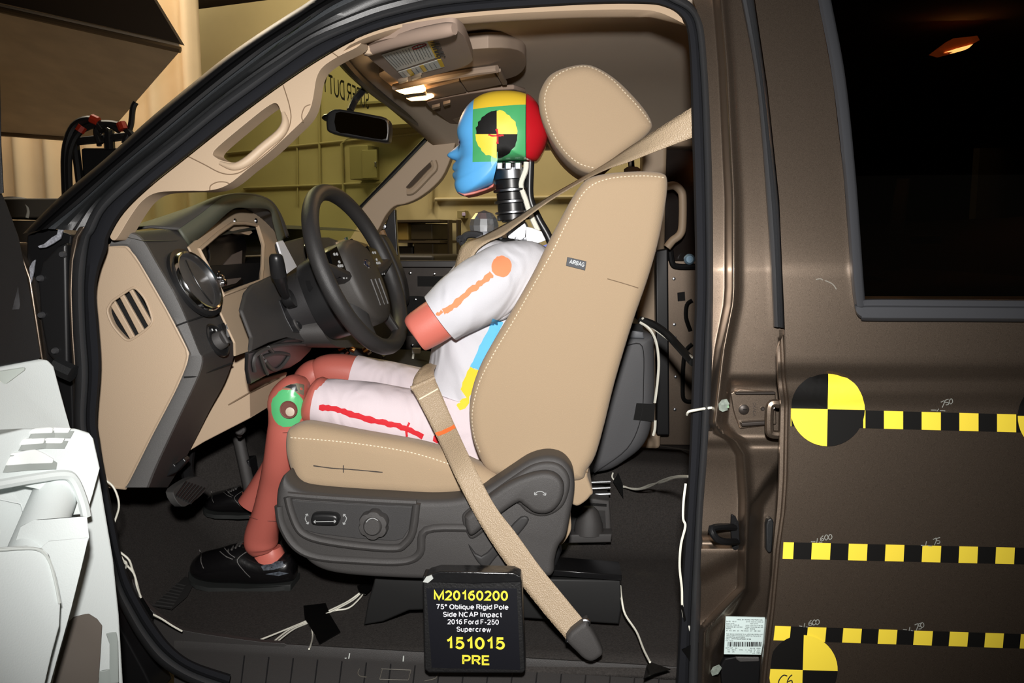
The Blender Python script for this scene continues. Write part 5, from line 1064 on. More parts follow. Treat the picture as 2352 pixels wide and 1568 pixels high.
hq = [U(x, y, .585) for x, y in cr(hp, 3, True)]; h2 = [(p.dot(L), p.z) for p in hq]; hc = U(1152, 312, .585); hcl, hcz = hc.dot(L), hc.z
rs = []; K = 20
for i in range(-K, K+1):
    s_ = math.sin(i/K*math.pi/2) if abs(i) > 8 else i/8*math.sin(8/K*math.pi/2); f = max(.02, (1-abs(s_)**3.4))**(1/2.3)
    ring_ = []
    g_ = math.exp(-(.076*s_/.024)**2)
    for (a, z), (a2, z2) in zip(h2, hs3):
        a, z = a2+(a-a2)*g_, z2+(z-z2)*g_
        da, dz = a-hcl, z-hcz
        ff = f*(1-.10*(1-f)) if da < -.04 else f
        nose = 1.0
        ring_.append(T(hcl+da*ff, .585+.076*s_, hcz+dz*(f if dz > 0 else f**.35)))
    rs.append(ring_)
def headpart(name, planes, mat, label=None, grow=0.0):
    """a slice of the head shell, cut along flat seams; planes: two pixels, keep the side to the left of a->b"""
    n_ = len(rs[0]); v = [p for r in rs for p in r]; f = []
    for i in range(len(rs)-1):
        for j in range(n_): a, b = i*n_+j, i*n_+(j+1) % n_; f.append((a, b, b+n_, a+n_))
    f.append(tuple(range(n_))); f.append(tuple((len(rs)-1)*n_+j for j in range(n_)))
    me = bpy.data.meshes.new(name); me.from_pydata([tuple(x) for x in v], [], f); bm = bmesh.new(); bm.from_mesh(me)
    bmesh.ops.remove_doubles(bm, verts=bm.verts, dist=1e-6); bmesh.ops.recalc_face_normals(bm, faces=bm.faces)
    if grow:
        bm.normal_update()
        for x in bm.verts: x.co += x.normal*grow
    for a, b in planes:
        pa, pb = U(*a, .515), U(*b, .515); no = (pb-pa).cross(N).normalized()
        r_ = bmesh.ops.bisect_plane(bm, geom=bm.verts[:]+bm.edges[:]+bm.faces[:], plane_co=pa, plane_no=no, clear_outer=True)
        es = [e for e in r_['geom_cut'] if isinstance(e, bmesh.types.BMEdge)]
        bmesh.ops.holes_fill(bm, edges=es)
    bm.to_mesh(me); bm.free()
    return mkm(name, me, mat, dm, angle=50, fix=False, label=label)
HB = M('blue_head_paint', (92, 174, 236), .38); HG = M('green_head_paint', (74, 168, 106), .3, coat=.2); HY = M('yellow_head_paint', (226, 190, 52), .4); HR = M('red_head_paint', (186, 22, 34), .25, coat=.4)
face = headpart('face', [((1085,100),(1085,372))], HB, 'light blue painted face')
jaw = headpart('jaw', [((1085,500),(1085,372)), ((1085,372),(1300,372))], HB, 'light blue painted jaw')
side = headpart('side_panel', [((1207,100),(1207,500)), ((1085,500),(1085,100)), ((1200,372),(1085,372)), ((1086,249),(1209,238))], HG, 'green painted side of the head')
crown = headpart('crown', [((1207,100),(1207,500)), ((1085,500),(1085,100)), ((1209,238),(1086,249))], HY, 'yellow painted crown')
skull = headpart('skull_cap', [((1208.5,500),(1208.5,100))], HR, 'glossy red skull cap', grow=.001)
thd = bvh(face, jaw, side, crown, skull)
hm_ = target(None, 1141, 308, 54, 0, tree=thd, jag=.04, parent=side, step=10, off=.0009, sx=.89)
decal('red_cross', stroke([(1141,296),(1143,310),(1143,330)], 5, .5), thd, RED, side, step=8, off=.0016)
decal('red_cross', stroke([(1122,310),(1138,312),(1157,311)], 4, .5), thd, RED, side, step=8, off=.0016)
decal('red_cheek', [(1052,318),(1057,322),(1057,332),(1053,332)], thd, FLESH2, dm, step=8, off=.0006)
# chin underside and ear-side details
plate('chin_underside', [(1050,441),(1067,450),(1088,446),(1115,437),(1133,429),(1135,420),(1120,430),(1090,439),(1066,443)], [], .545, .08, FLESH2, dm, bevel=.002)
# neck: alternating aluminium and rubber discs
NR = M('neck_rubber', (24, 24, 25), .35)
nax = (U(1172, 372, .585)-U(1180, 506, .585)).normalized(); nb = U(1180, 506, .585)
def nh(y): return (U(1176, y, .585)-nb).dot(nax)
def ndisc(name, ya, yb, r, mat): return lathe(name, nb, nax, [(r*.9, nh(ya)), (r, nh(ya)+.001), (r, nh(yb)-.001), (r*.9, nh(yb))], mat, dm, n=36)
ndisc('neck_core', 510, 374, .024, NR)
for a, b, r in ((506,492,.033), (486,467,.031), (460,442,.0315), (434,413,.032)): ndisc('neck_rubber_disc', a, b, r, NR)
for a, b, r in ((491,485,.0365), (467,460,.037), (441,434,.0375), (413,387,.0345)): ndisc('neck_plate', a, b, r, STEEL)
for x in (1146, 1166, 1188): box('neck_nut', U(x-7, 390, .548), L*.014, N*.014, Z*.016, CHROME, dm, bevel=.003)
ndisc('neck_top_plate', 379, 373, .034, BLACK)
# cables behind the neck
tube('cable_white', [tuple(U(x, y, .56)) for x, y in ((1209,372),(1207,392),(1198,415),(1197,430),(1206,455),(1214,480),(1224,505),(1236,530))], .0055, WIRE, dm, n=8)
tube('cable_black', [tuple(U(x, y, .575)) for x, y in ((1218,372),(1217,400),(1216,440),(1221,468),(1238,505),(1258,540),(1272,575))], .0085, BLACK, dm, n=10)
# upper spine bracket, shoulder ball, straps
plate('bracket', [(1162,530),(1185,508),(1206,506),(1212,520),(1208,552),(1180,556),(1164,548)], [], .555, .06, STEEL, dm, bevel=.004)
plate('bracket_plate', [(1208,520),(1222,523),(1244,531),(1254,552),(1232,560),(1213,565),(1207,545)], [], .535, .012, M('white_bracket', (238, 240, 242), .3), dm, bevel=.002)
puff('shoulder_bib', [(1062,568),(1075,550),(1110,545),(1160,546),(1200,552),(1215,562),(1225,575),(1080,590)], .50, .70, .01, M('bib_black', (22, 22, 23), .4), dm, k=3)
tube('bib_strap', [tuple(U(x, y, .535)) for x, y in ((1066,562),(1064,550),(1072,540),(1090,538),(1108,542))], .007, M('strap_black', (30, 30, 33), .7), dm, n=8)
for x, y in ((1062,545),(1068,552)): tube('strap_tail', [tuple(U(x, y, .53)), tuple(U(x-9, y+2, .53)), tuple(U(x-6, y+10, .53))], .005, MATS['strap_black'], dm, n=6)
sb_ = lathe('shoulder_ball', U(1112, 518, .60), Z, [(.0001, -.03), (.018, -.026), (.029, -.012), (.031, 0), (.028, .013), (.018, .025), (.0001, .031)], M('faceted_chrome', (232, 234, 236), .22, metal=.9), dm, n=13, smooth=False)
for x, y in ((1186,548),(1205,549),(1150,545),(1214,566)): lathe('bib_bolt', U(x, y, .50), -N, [(.004, 0), (.004, .003), (.0001, .004)], STEEL, dm, n=10)
plate('blue_tab', [(1226,570),(1266,558),(1270,566),(1262,572),(1232,574)], [], .52, .01, M('blue_tab', (40, 66, 176), .5), dm)
plate('grey_tab', [(1266,552),(1270,545),(1278,566),(1274,574),(1267,572)], [], .525, .01, M('grey_tab', (170, 172, 178), .4), dm)
plate('white_tab', [(1055,575),(1062,566),(1064,580),(1058,600),(1053,590)], [], .62, .01, M('white_tab', (232, 232, 236), .5), dm)
tube('shoulder_wrinkle', [tuple(U(x, y, .455)) for x, y in ((1208,560),(1222,580),(1228,600))], .003, SHIRT, dm, n=6)
# ---------------------------------------------------------------- windshield and its lettering
rows = []
for i in range(17):
    w = .22+i*(1.76-.22)/16; q = (w-1.0)/.78; top = T(-.425+.10*q*q, w, 1.655-.04*q*q); bot = T(-.80-.12*(1-q*q)+.12, w, 1.245) if False else T(-.66-.20*(1-q*q), w, 1.25)
    rows.append([top.lerp(bot, t)+(L*-.02+Z*.02)*math.sin(math.pi*t) for t in [j/10 for j in range(11)]])
ws = grid('windshield', rows, GLASS('green_tinted_glass', (.58, .64, .44), gloss=.010), cab, angle=80)
tw = bvh(ws)
def onw(x, y):
    h = tw.ray_cast(CAM, ray(x, y).normalized()); return h[0]+L*.003 if h[0] else U(x, y, 1.0)
lettering('windshield_lettering', 'SUPER DUTY', onw(738, 212), onw(846, 252), Z, M('decal_black', (16, 16, 14), .6), cab, mirror=True, wt=.13)
# black glass border at the header and far pillar
tube('glass_border', [tuple(T(-.40+.10*((w-1.0)/.78)**2, w, 1.640-.04*((w-1.0)/.78)**2)) for w in (.3, .6, .9, 1.2, 1.5, 1.74)], .012, BLACK, cab, n=8)
tube('glass_border', [tuple(U(1008,290,1.70)), tuple(U(930,372,1.70)), tuple(U(825,482,1.70))], .010, BLACK, cab, n=8)
# ---------------------------------------------------------------- far side of the cab
plate('far_pillar_trim', [(1005,300),(1030,288),(1050,292),(1046,330),(1022,395),(996,428),(960,455),(930,468),(905,474),(885,496),(868,528),(852,545),(822,500),(838,470),(900,408),(960,345)], [], 1.66, .06, BEIGE, cab, k=3, bevel=.012, seg=3)
tube('far_grab_handle', [tuple(U(x, y, 1.64)) for x, y in ((935,440),(950,436),(985,400),(998,385),(995,370))], .012, BEIGE, cab, n=8)
plate('handle_recess', [(932,430),(945,436),(990,390),(1000,372),(992,368),(960,398)], [], 1.655, .01, M('recess_brown', (74, 60, 46), .8), cab)
lbox('far_roof_rail', -.28, 1.4, 1.70, 1.78, 1.575, 1.645, BEIGE_D, cab, bevel=.02, seg=3)
lbox('far_b_pillar', .34, .42, 1.68, 1.78, .56, 1.62, BEIGE, cab, bevel=.015)
plate('far_belt_cover', [(1505,575),(1535,570),(1538,1000),(1508,1000)], [], 1.62, .04, BLACK, cab, bevel=.006)
fd = thing('passenger_door', 'stripped brown passenger door seen behind the dummy arm', 'door', T(0, 1.8, .6))
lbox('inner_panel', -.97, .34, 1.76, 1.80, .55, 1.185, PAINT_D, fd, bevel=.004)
lbox('belt_rail', -.50, .34, 1.735, 1.765, 1.175, 1.20, M('rail_dark', (40, 34, 32), .4), fd, bevel=.004)
lbox('window_slot', -.42, .32, 1.752, 1.762, 1.11, 1.145, BLK, fd)
plate('service_hole', [(890,690),(940,680),(990,690),(990,760),(900,765)], [], 1.752, .006, BLK, fd, k=3)
for x, y in ((954,688),(997,629),(942,627),(947,793),(912,682)): lathe('clip', U(x, y, 1.750), -N, [(.006, 0), (.005, .006), (.0001, .007)], CHROME, fd, n=10)
plate('mirror_sail', [(880,530),(898,478),(908,480),(912,560),(920,640),(900,640)], [], 1.74, .03, M('sail_dark', (24, 22, 24), .3), fd, bevel=.004)
lathe('sail_bolt', U(903, 479, 1.735), -N, [(.007, 0), (.006, .005), (.0001, .006)], CHROME, fd, n=12); lathe('sail_bolt', U(882, 520, 1.735), -N, [(.010, 0), (.008, .006), (.0001, .007)], STEEL, fd, n=12); lathe('sail_bolt', U(910, 597, 1.735), -N, [(.007, 0), (.006, .005), (.0001, .006)], M('brass', (220, 170, 110), .3, metal=1), fd, n=12)
tube('door_edge', [tuple(U(x, y, 1.72)) for x, y in ((876,530),(888,560),(905,600),(918,640))], .012, M('edge_tan', (150, 118, 84), .5), fd, n=8)
fr = thing('far_rear_door', 'stripped brown far rear door with clips behind the seat', 'door', T(.9, 1.8, .6))
lbox('inner_panel', .42, 1.45, 1.78, 1.82, .55, 1.20, PAINT, fr, bevel=.004)
lbox('dark_window', .42, 1.45, 1.80, 1.81, 1.20, 1.60, M('far_glass_dark', (30, 22, 18), .15), fr)
tube('pull_handle', [tuple(U(x, y, 1.58)) for x, y in ((1532,428),(1548,426),(1562,436),(1568,455),(1567,520),(1560,540),(1545,552),(1532,568))], .013, BEIGE, fr, n=10)
tube('latch_rod', [tuple(U(x, y, 1.74)) for x, y in ((1540,575),(1545,605),(1560,612),(1600,612))], .010, BLACK, fr, n=8)
lathe('latch_washer', U(1583, 595, 1.74), -N, [(.018, 0), (.018, .008), (.012, .014), (.006, .014), (.006, .008), (.0001, .008)], M('pale_blue_metal', (150, 184, 208), .35, metal=.4), fr, n=20)
for x, y in ((1552,612),(1548,640),(1549,745),(1550,775),(1552,865),(1550,940)): lathe('clip', U(x, y, 1.776), -N, [(.006, 0), (.005, .005), (.0001, .006)], STEEL, fr, n=10)
plate('service_hole', [(1556,672),(1573,670),(1574,690),(1557,692)], [], 1.774, .004, BLK, fr)
for pts in ([(1590,690),(1578,700),(1576,730),(1586,760)], [(1590,790),(1572,815),(1568,900),(1574,920),(1590,922)]): tube('hole_edge', [tuple(U(x, y, 1.775)) for x, y in pts], .008, BLK, fr, n=6)
# ---------------------------------------------------------------- sun visors, overhead console, mirror
VIS = M('visor_fabric', (148, 128, 114), .85, bump=.2, bscale=1500)
def visor(label, px, z, tilt, flip=False, group='sun visors'):
    pass
sv = thing('sun_visor', 'near tan sun visor with a printed warning label', 'sun visor', UZ(960, 130, 1.60), 'sun visors')
VZ = lambda x, y: UZ(x, y, 1.592+.0*(x-900)/200)
def flatpiece(name, px, zf, thick, mat, parent, k=0, **kw):
    return plateF(name, px, [], zf, Z*thick, mat, parent, k=k, **kw)
vis_px = [(838,118),(842,108),(860,96),(920,84),(1000,72),(1040,68),(1058,76),(1070,92),(1084,130),(1083,142),(1060,155),(1000,172),(925,190),(912,186),(880,160),(850,135)]
flatpiece('panel', vis_px, VZ, .018, VIS, sv, k=4, bevel=.006, seg=3)
tube('pivot_rod', [tuple(UZ(x, y, 1.590)) for x, y in ((842,116),(900,97),(960,82),(1020,70),(1044,66))], [.010,.011,.0115,.0115,.009], VIS, sv, n=10)
lathe('pivot_knob', UZ(846, 114, 1.588), -Z, [(.010, -.006), (.012, 0), (.008, .008), (.0001, .010)], BEIGE, sv, n=16)
WHT = M('visor_label', (196, 196, 190), .6)
LBZ = lambda x, y: UZ(x, y, 1.5905)
wl_ = flatpiece('warning_label', [(876,126),(981,94),(1001,133),(912,163)], LBZ, .001, WHT, sv)
LBY = M('visor_label_yellow', (214, 176, 44), .6)
flatpiece('label_header', [(981,95),(994,93),(1011,130),(1001,134)], lambda x, y: UZ(x, y, 1.590), .001, LBY, wl_)
w2 = flatpiece('warning_label', [(915,166),(1012,136),(1021,154),(926,179)], LBZ, .001, WHT, sv)
for q in ([(934,161),(944,158),(952,172),(943,175)], [(963,152),(972,149),(981,163),(972,166)], [(1004,138),(1013,136),(1021,153),(1013,155)]): flatpiece('label_block', q, lambda x, y: UZ(x, y, 1.590), .001, LBY, w2)
def lab_lines(n, a, b, c, d, par):
    for i in range(n):
        t = (i+.5)/n; p, q = lerp2(a, b, t), lerp2(d, c, t); s0, s1_ = lerp2(p, q, .08), lerp2(p, q, random.uniform(.8, .95))
        tube('print_line', [tuple(UZ(*s0, 1.5902)), tuple(UZ(*s1_, 1.5902))], .0006, M('label_print', (90, 90, 92), .7), par, k=0, n=4)
lab_lines(9, (878,127), (940,108), (958,144), (914,161), wl_); lab_lines(6, (942,107), (978,97), (997,132), (960,144), wl_); lab_lines(8, (918,167), (1000,142), (1010,157), (928,177), w2)
text('label_lettering', 'WARNING', None, None, INK, wl_, pa=UZ(986, 96, 1.5894), pb=UZ(1003, 131, 1.5894), up=UZ(994, 93, 1.5894)-UZ(986, 96, 1.5894))
tube('label_ring', [tuple(UZ(x, y, 1.5898)) for x, y in ((947,110),(960,104),(975,101),(979,103),(966,109),(952,113))], .0007, RED, wl_, closed=True, n=5)
for q in ([(914,190),(936,184),(937,188),(916,194)], [(944,183),(968,173),(969,178),(946,187)]): flatpiece('visor_clip', q, lambda x, y: UZ(x, y, 1.585), .01, BEIGE, sv, bevel=.002)
CONS = M('console_tan', (150, 132, 116), .7, bump=.2, bscale=1500)
# raised headliner pod for the console
oc = thing('overhead_console', 'tan overhead console with two lit map lamps', 'console', UZ(1030, 200, 1.63))
flatpiece('pod', [(870,168),(935,150),(1050,118),(1150,110),(1200,120),(1208,150),(1190,172),(1150,185),(1060,205),(985,225),(940,225),(895,195)], lambda x, y: UZ(x, y, 1.628+.018*sm(1120, 1200, x)), .03, CONS, oc, k=3, bevel=.012, seg=3)
flatpiece('bin_door', [(975,206),(1055,186),(1072,212),(990,229)], lambda x, y: UZ(x, y, 1.622), .008, CONS, oc, bevel=.002)
flatpiece('bin_door', [(1057,185),(1135,168),(1152,195),(1074,211)], lambda x, y: UZ(x, y, 1.622), .008, CONS, oc, bevel=.002)
flatpiece('bin_edge', [(1138,167),(1150,165),(1165,195),(1154,196)], lambda x, y: UZ(x, y, 1.621), .008, CONS, oc, bevel=.002)
tube('console_lip', [tuple(UZ(x, y, 1.618)) for x, y in ((906,200),(990,182),(1080,166),(1142,158))], .008, CONS, oc, n=8)
LITM = M('lit_map_lamp', (255, 196, 128), .4, emit=6.0); HOTM = M('map_lamp_bulb', (255, 236, 170), .4, emit=16.0)
ln1 = flatpiece('map_lamp_lens', [(905,206),(925,200),(970,196),(978,208),(972,212),(930,217),(918,213)], lambda x, y: UZ(x, y, 1.617), .006, LITM, oc)
flatpiece('bulb', [(944,205),(952,201),(962,203),(958,208),(949,209)], lambda x, y: UZ(x, y, 1.6163), .001, HOTM, ln1)
ln2 = flatpiece('map_lamp_lens', [(934,227),(950,223),(992,219),(997,223),(980,230),(945,232)], lambda x, y: UZ(x, y, 1.617), .006, LITM, oc)
flatpiece('lamp_bridge', [(918,213),(972,212),(980,219),(936,226)], lambda x, y: UZ(x, y, 1.6175), .005, CHAR, oc)
lp2 = bpy.data.lights.new('map_lamp', 'POINT'); lo_ = bpy.data.objects.new('map_lamp', lp2); COL.objects.link(lo_); lp2.energy = .35; lp2.color = (1, .68, .36); lp2.shadow_soft_size = .03; lo_.location = UZ(955, 212, 1.585)
fv = thing('sun_visor', 'far tan sun visor beyond the overhead console', 'sun visor', UZ(1040, 280, 1.63), 'sun visors')
flatpiece('panel', [(978,238),(1000,230),(1080,215),(1180,205),(1210,230),(1130,290),(1060,300),(1040,290),(1000,258)], lambda x, y: UZ(x, y, 1.622), .012, VIS, fv, k=2, bevel=.004)
for q in ([(992,248),(1010,244),(1012,248),(994,253)], [(1018,240),(1034,236),(1035,240),(1020,245)]): flatpiece('visor_clip', q, lambda x, y: UZ(x, y, 1.612), .008, BEIGE, fv, bevel=.001)
flatpiece('visor_label', [(1040,274),(1068,266),(1078,276),(1050,284)], lambda x, y: UZ(x, y, 1.6215), .001, M('dim_label', (170, 150, 134), .6), fv)
mr_ = thing('rearview_mirror', 'black rearview mirror hanging from the windshield', 'mirror', U(822, 325, .98))
puff('housing', [(749,268),(756,255),(780,250),(850,262),(885,270),(895,285),(894,315),(888,326),(860,323),(790,312),(755,303),(749,290)], .97, 1.01, .006, BLACK, mr_, k=3)
plate('mirror_glass', [(771,260),(800,259),(860,270),(884,276),(889,290),(887,318),(860,318),(800,307),(772,300)], [], .9685, .001, M('mirror_glass', (120, 96, 70), .05, metal=1.0), mr_, k=2)
tube('stem', [tuple(onw(843, 198)), tuple(U(818, 226, 1.02)), tuple(U(804, 254, 1.0))], .009, BLACK, mr_, n=8)
lathe('stem_button', onw(843, 198), L-Z*.3, [(.014, -.002), (.014, .006), (.008, .010), (.0001, .010)], BLACK, mr_, n=14)
lathe('side_knob', U(749, 270, .98), -L, [(.010, -.004), (.008, .004), (.003, .010), (.0001, .010)], STEEL, mr_, n=12)

# ---------------------------------------------------------------- open front door at the left
fdoor = thing('front_door', 'open front door with pale armrest and switches, close at left', 'door', D(80, 1568, .95))
WHITE = M('pale_door_plastic', (222, 229, 228), .5, bump=.2, bscale=600)
DN = Vector((-.97, -.26, 0))
tdo = lambda px: 1.03+.09*px/163
plateF('upper_trim', [(-420,866),(0,843),(60,831),(95,824),(113,826),(126,840),(141,896),(163,981),(175,1030),(-420,1080)], [], lambda x, y: D(x, y, tdo(x)), DN*.05, WHITE, fdoor, bevel=.008, seg=3)
plateF('trim_inset', [(-420,880),(0,852),(64,842),(60,850),(20,880),(0,895),(-420,930)], [], lambda x, y: D(x, y, tdo(x)-.004), DN*.006, M('pale_inset', (204, 214, 208), .45), fdoor, bevel=.003)
plateF('lower_panel', [(150,990),(200,990),(232,1072),(243,1140),(266,1282),(279,1408),(292,1620),(-420,1620),(-420,1060)], [], lambda x, y: D(x, y, .99+.10*x/280), DN*.05, WHITE, fdoor, bevel=.006, seg=3)
# armrest pod with the window switches
def pod(px, t0, t1): return [D(x, y, t0+(t1-t0)*(x/230)) for x, y in px]
top_ = [(-420,1105),(63,983),(178,983),(206,991),(221,1011),(234,1071)]; bot_ = [(-420,1118),(60,1100),(146,1089),(171,1101),(190,1150),(201,1184)]
arm_v = pod([(63,983),(178,983),(206,991),(221,1011),(234,1071),(201,1184),(190,1150),(171,1101),(146,1089),(0,1109),(-420,1118),(-420,1090)], .90, 1.03)
plateF('switch_pod', [(63,983),(178,983),(206,991),(221,1011),(234,1071),(218,1130),(201,1186),(192,1150),(172,1102),(146,1089),(0,1109),(-420,1118),(-420,1100)], [], lambda x, y: D(x, y, .94+.08*x/230), DN*.07, WHITE, fdoor, bevel=.009, seg=4)
SWM = M('switch_white', (238, 242, 240), .35)
SP = lambda x, y: D(x, y, .94+.08*x/230-.003)
for q in ([(84,991),(126,988),(124,1002),(76,1004)], [(128,988),(168,989),(160,1002),(126,1002)], [(64,1014),(108,1011),(104,1026),(54,1030)], [(110,1011),(154,1012),(146,1026),(106,1026)], [(38,1046),(84,1038),(104,1047),(126,1060),(124,1072),(70,1074),(22,1078)]):
    cx_, cy_ = sum(p[0] for p in q)/len(q), sum(p[1] for p in q)/len(q)
    plateF('switch_shading', [(cx_+(x-cx_)*1.12, cy_+(y-cy_)*1.25+2) for x, y in q], [], lambda x, y: SP(x, y), DN*.004, M('switch_shade_grey', (150, 156, 152), .6), fdoor)  # grey plate behind each switch: the shading around it put into colour
    plateF('window_switch', q, [], lambda x, y: SP(x, y)+Z*.004, DN*.006, SWM, fdoor, bevel=.002)
tube('pod_edge', [tuple(D(x, y, .93+.08*x/230)) for x, y in ((-60,1122),(0,1112),(80,1098),(146,1090),(170,1103),(190,1150),(198,1186))], .006, WHITE, fdoor, n=8)
plateF('armrest_well', [(-420,1122),(90,1110),(150,1100),(172,1140),(176,1175),(130,1290),(-420,1260)], [], lambda x, y: D(x, y, 1.03), DN*.03, M('well_blue_white', (198, 216, 232), .5), fdoor)
tube('pull_bar', [tuple(D(150, 1080, 1.03)), tuple(D(132, 1125, 1.0)), tuple(D(105, 1190, .97)), tuple(D(70, 1275, .93)), tuple(D(50, 1320, .91))], .0255, WHITE, fdoor, n=18)
plateF('armrest_side', [(201,1186),(206,1232),(185,1310),(160,1400),(152,1404),(128,1290),(160,1200),(190,1184)], [], lambda x, y: D(x, y, .93), DN*.05, WHITE, fdoor, bevel=.004)
plateF('armrest_pad', [(-420,1262),(0,1256),(70,1252),(100,1258),(118,1275),(130,1310),(143,1380),(140,1440),(118,1520),(95,1620),(-420,1620)], [], lambda x, y: D(x, y, .82+.04*x/140), DN*.10, WHITE, fdoor, bevel=.02, seg=5)
tube('pad_seam', [tuple(D(x, y, .82+.04*x/140-.002)) for x, y in ((-60,1268),(40,1260),(88,1262),(112,1285),(126,1330),(137,1385))], .0015, M('seam_pale', (210, 216, 212), .5), fdoor, n=6)
plateF('armrest_base', [(130,1300),(152,1404),(172,1330),(206,1232),(190,1300),(165,1400),(118,1568),(105,1620),(80,1620),(120,1500),(143,1400)], [], lambda x, y: D(x, y, .90), DN*.04, WHITE, fdoor, bevel=.004)
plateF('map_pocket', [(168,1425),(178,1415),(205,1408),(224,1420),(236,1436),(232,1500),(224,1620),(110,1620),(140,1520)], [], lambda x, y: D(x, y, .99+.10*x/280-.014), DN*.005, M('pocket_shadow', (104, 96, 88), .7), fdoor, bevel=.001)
for q in ([(258,1452),(268,1450),(272,1470),(274,1568),(266,1568),(266,1475)], [(242,1540),(252,1535),(256,1620),(246,1620)]): plateF('edge_clip', q, [], lambda x, y: D(x, y, .99+.10*x/280-.016), DN*.008, M('clip_grey', (160, 168, 164), .5), fdoor, bevel=.001)
SAIL = M('door_black_plastic', (24, 24, 25), .6, bump=.3, bscale=900)
plateF('window_sail', [(-420,330),(-60,330),(0,428),(18,466),(46,542),(60,610),(73,671),(98,822),(92,826),(0,842),(-420,866)], [], lambda x, y: D(x, y, tdo(x)), DN*.05, SAIL, fdoor, bevel=.004)
plateF('window_frame', [(-60,-60),(0,-60),(4,150),(8,330),(14,450),(-60,450)], [], lambda x, y: D(x, y, 1.02), DN*.04, SAIL, fdoor, bevel=.004)
plateF('sail_smudge', [(0,655),(40,640),(46,700),(44,710),(0,712)], [], lambda x, y: D(x, y, tdo(x)-.001), DN*.001, M('smudge_grey', (58, 58, 60), .7, var=.5, vscale=60), fdoor)
ck = tube('door_boot', [tuple(U(x, y, .10)) for x, y in ((126,838),(150,850),(168,858))], .014, RUBBER, fdoor, n=8)

# ---------------------------------------------------------------- test sign on the sill
sg = thing('test_sign', 'black sign block with yellow and white test lettering on the sill', 'sign', U(1090, 1545, .13))
SGW = .125
def SGP(x, y): return U(x, y, SGW+.018*(1545-y)/230)
blk = [(970,1322),(1198,1330),(1207,1540),(1200,1547),(985,1546),(974,1538)]
plateF('block', blk, [], lambda x, y: SGP(x, y), N*.03, M('sign_block_black', (20, 20, 21), .4, bump=.4, bscale=300), sg, bevel=.003)
plateF('top_tape', [(985,1318),(1010,1311),(1180,1314),(1196,1322),(1198,1336),(1090,1340),(970,1336),(974,1326)], [], lambda x, y: SGP(x, y)-N*.002, N*.03, M('shiny_black_tape', (26, 26, 27), .18, bump=1.0, bscale=60), sg, bevel=.004)
plateF('worn_corner', [(972,1334),(980,1322),(992,1318),(996,1326),(984,1336)], [], lambda x, y: SGP(x, y)-N*.004, N*.004, M('worn_card', (180, 184, 180), .7), sg)
sf = plateF('sign_face', [(979,1350),(1187,1350),(1195,1537),(992,1532)], [], lambda x, y: SGP(x, y)-N*.0012, N*.002, M('sign_face_black', (14, 15, 22), .35), sg)
SY = M('sign_yellow', (232, 222, 60), .5); SWH = M('sign_white', (222, 224, 230), .5)
for body_, x0, x1, y, cp, mt, wt in (('M20160200', 997, 1167, 1378, 23, SY, .185), ('75º Oblique Rigid Pole', 1002, 1168, 1398.5, 12, SWH, .17), ('Side NCAP Impact', 1018, 1154, 1416, 12, SWH, .17), ('2016 Ford F-250', 1028, 1146, 1433, 12, SWH, .17), ('Supercrew', 1049, 1128, 1450, 12, SWH, .17), ('151015', 1024, 1160, 1490, 28, SY, .185), ('PRE', 1062, 1126, 1526, 23, SY, .185)):
    upv = SGP(1090, 1350)-SGP(1100, 1537); lettering('sign_lettering', body_, SGP(x0, y-1)-N*.002, SGP(x1, y)-N*.002, upv, mt, sf, cap=upv.length*cp/187, wt=wt)

# ---------------------------------------------------------------- loose wires and tape
def wires(label, paths, r=.0016, group='white sensor wires'):
    t = thing('sensor_wire', label, 'wire', Vector(paths[0][0]), group)
    for p in paths: tube('strand', [tuple(x) for x in p], r, WIRE, t, n=6, k=5)
    return t
ZF = .552
wires('bundle of white wires entering the tape beside the seat riser', [[UZ(577,1477,ZF+.02), UZ(640,1452,ZF+.01), UZ(705,1425,ZF), UZ(760,1400,ZF+.004), UZ(800,1380,ZF+.004), UZ(828,1360,ZF+.012)], [UZ(618,1482,ZF+.02), UZ(665,1445,ZF+.01), UZ(708,1427,ZF), UZ(765,1402,ZF+.006), UZ(810,1378,ZF+.006), UZ(832,1358,ZF+.012)], [UZ(626,1482,ZF+.02), UZ(672,1446,ZF+.01), UZ(712,1428,ZF), UZ(760,1404,ZF+.004), UZ(800,1396,ZF+.004), UZ(825,1375,ZF+.01), UZ(836,1360,ZF+.012)], [UZ(717,1445,ZF), UZ(718,1462,ZF), UZ(714,1480,ZF+.02), UZ(710,1490,ZF+.026)]])
wires('white wires dropping along the front pillar below the dash end', [[U(238,1100,.14), U(258,1115,.14), U(270,1140,.14), U(273,1165,.14), U(266,1190,.14), U(262,1200,.14)]])
wires('pair of looped white wires at the lower front pillar', [[U(276,1268,.14), U(296,1285,.14), U(305,1310,.145), U(312,1330,.145), U(322,1370,.15)], [U(278,1278,.14), U(290,1296,.14), U(308,1318,.145), U(314,1345,.145), U(324,1372,.15)], [U(280,1285,.14), U(290,1292,.135), U(289,1303,.14), U(283,1308,.14)]])
wires('single white wire running from taped corner onto the sill', [[U(348,1409,.17), U(370,1420,.18), U(395,1436,.19), U(418,1449,.20)]])
wires('long white wire hanging down the pillar seal', [[U(1575,1110,.125), U(1570,1150,.12), U(1569,1190,.12), U(1574,1208,.12), U(1564,1250,.12), U(1561,1300,.12), U(1566,1350,.12), U(1567,1390,.12), U(1572,1420,.12), U(1585,1445,.12), U(1597,1480,.12), U(1600,1498,.12)]], .0019)
wires('white wire from the seat riser down to the sill', [[U(1425,1345,.38), U(1428,1375,.34), U(1436,1410,.32), U(1462,1450,.28), U(1478,1490,.22), U(1493,1520,.17)]], .0019)
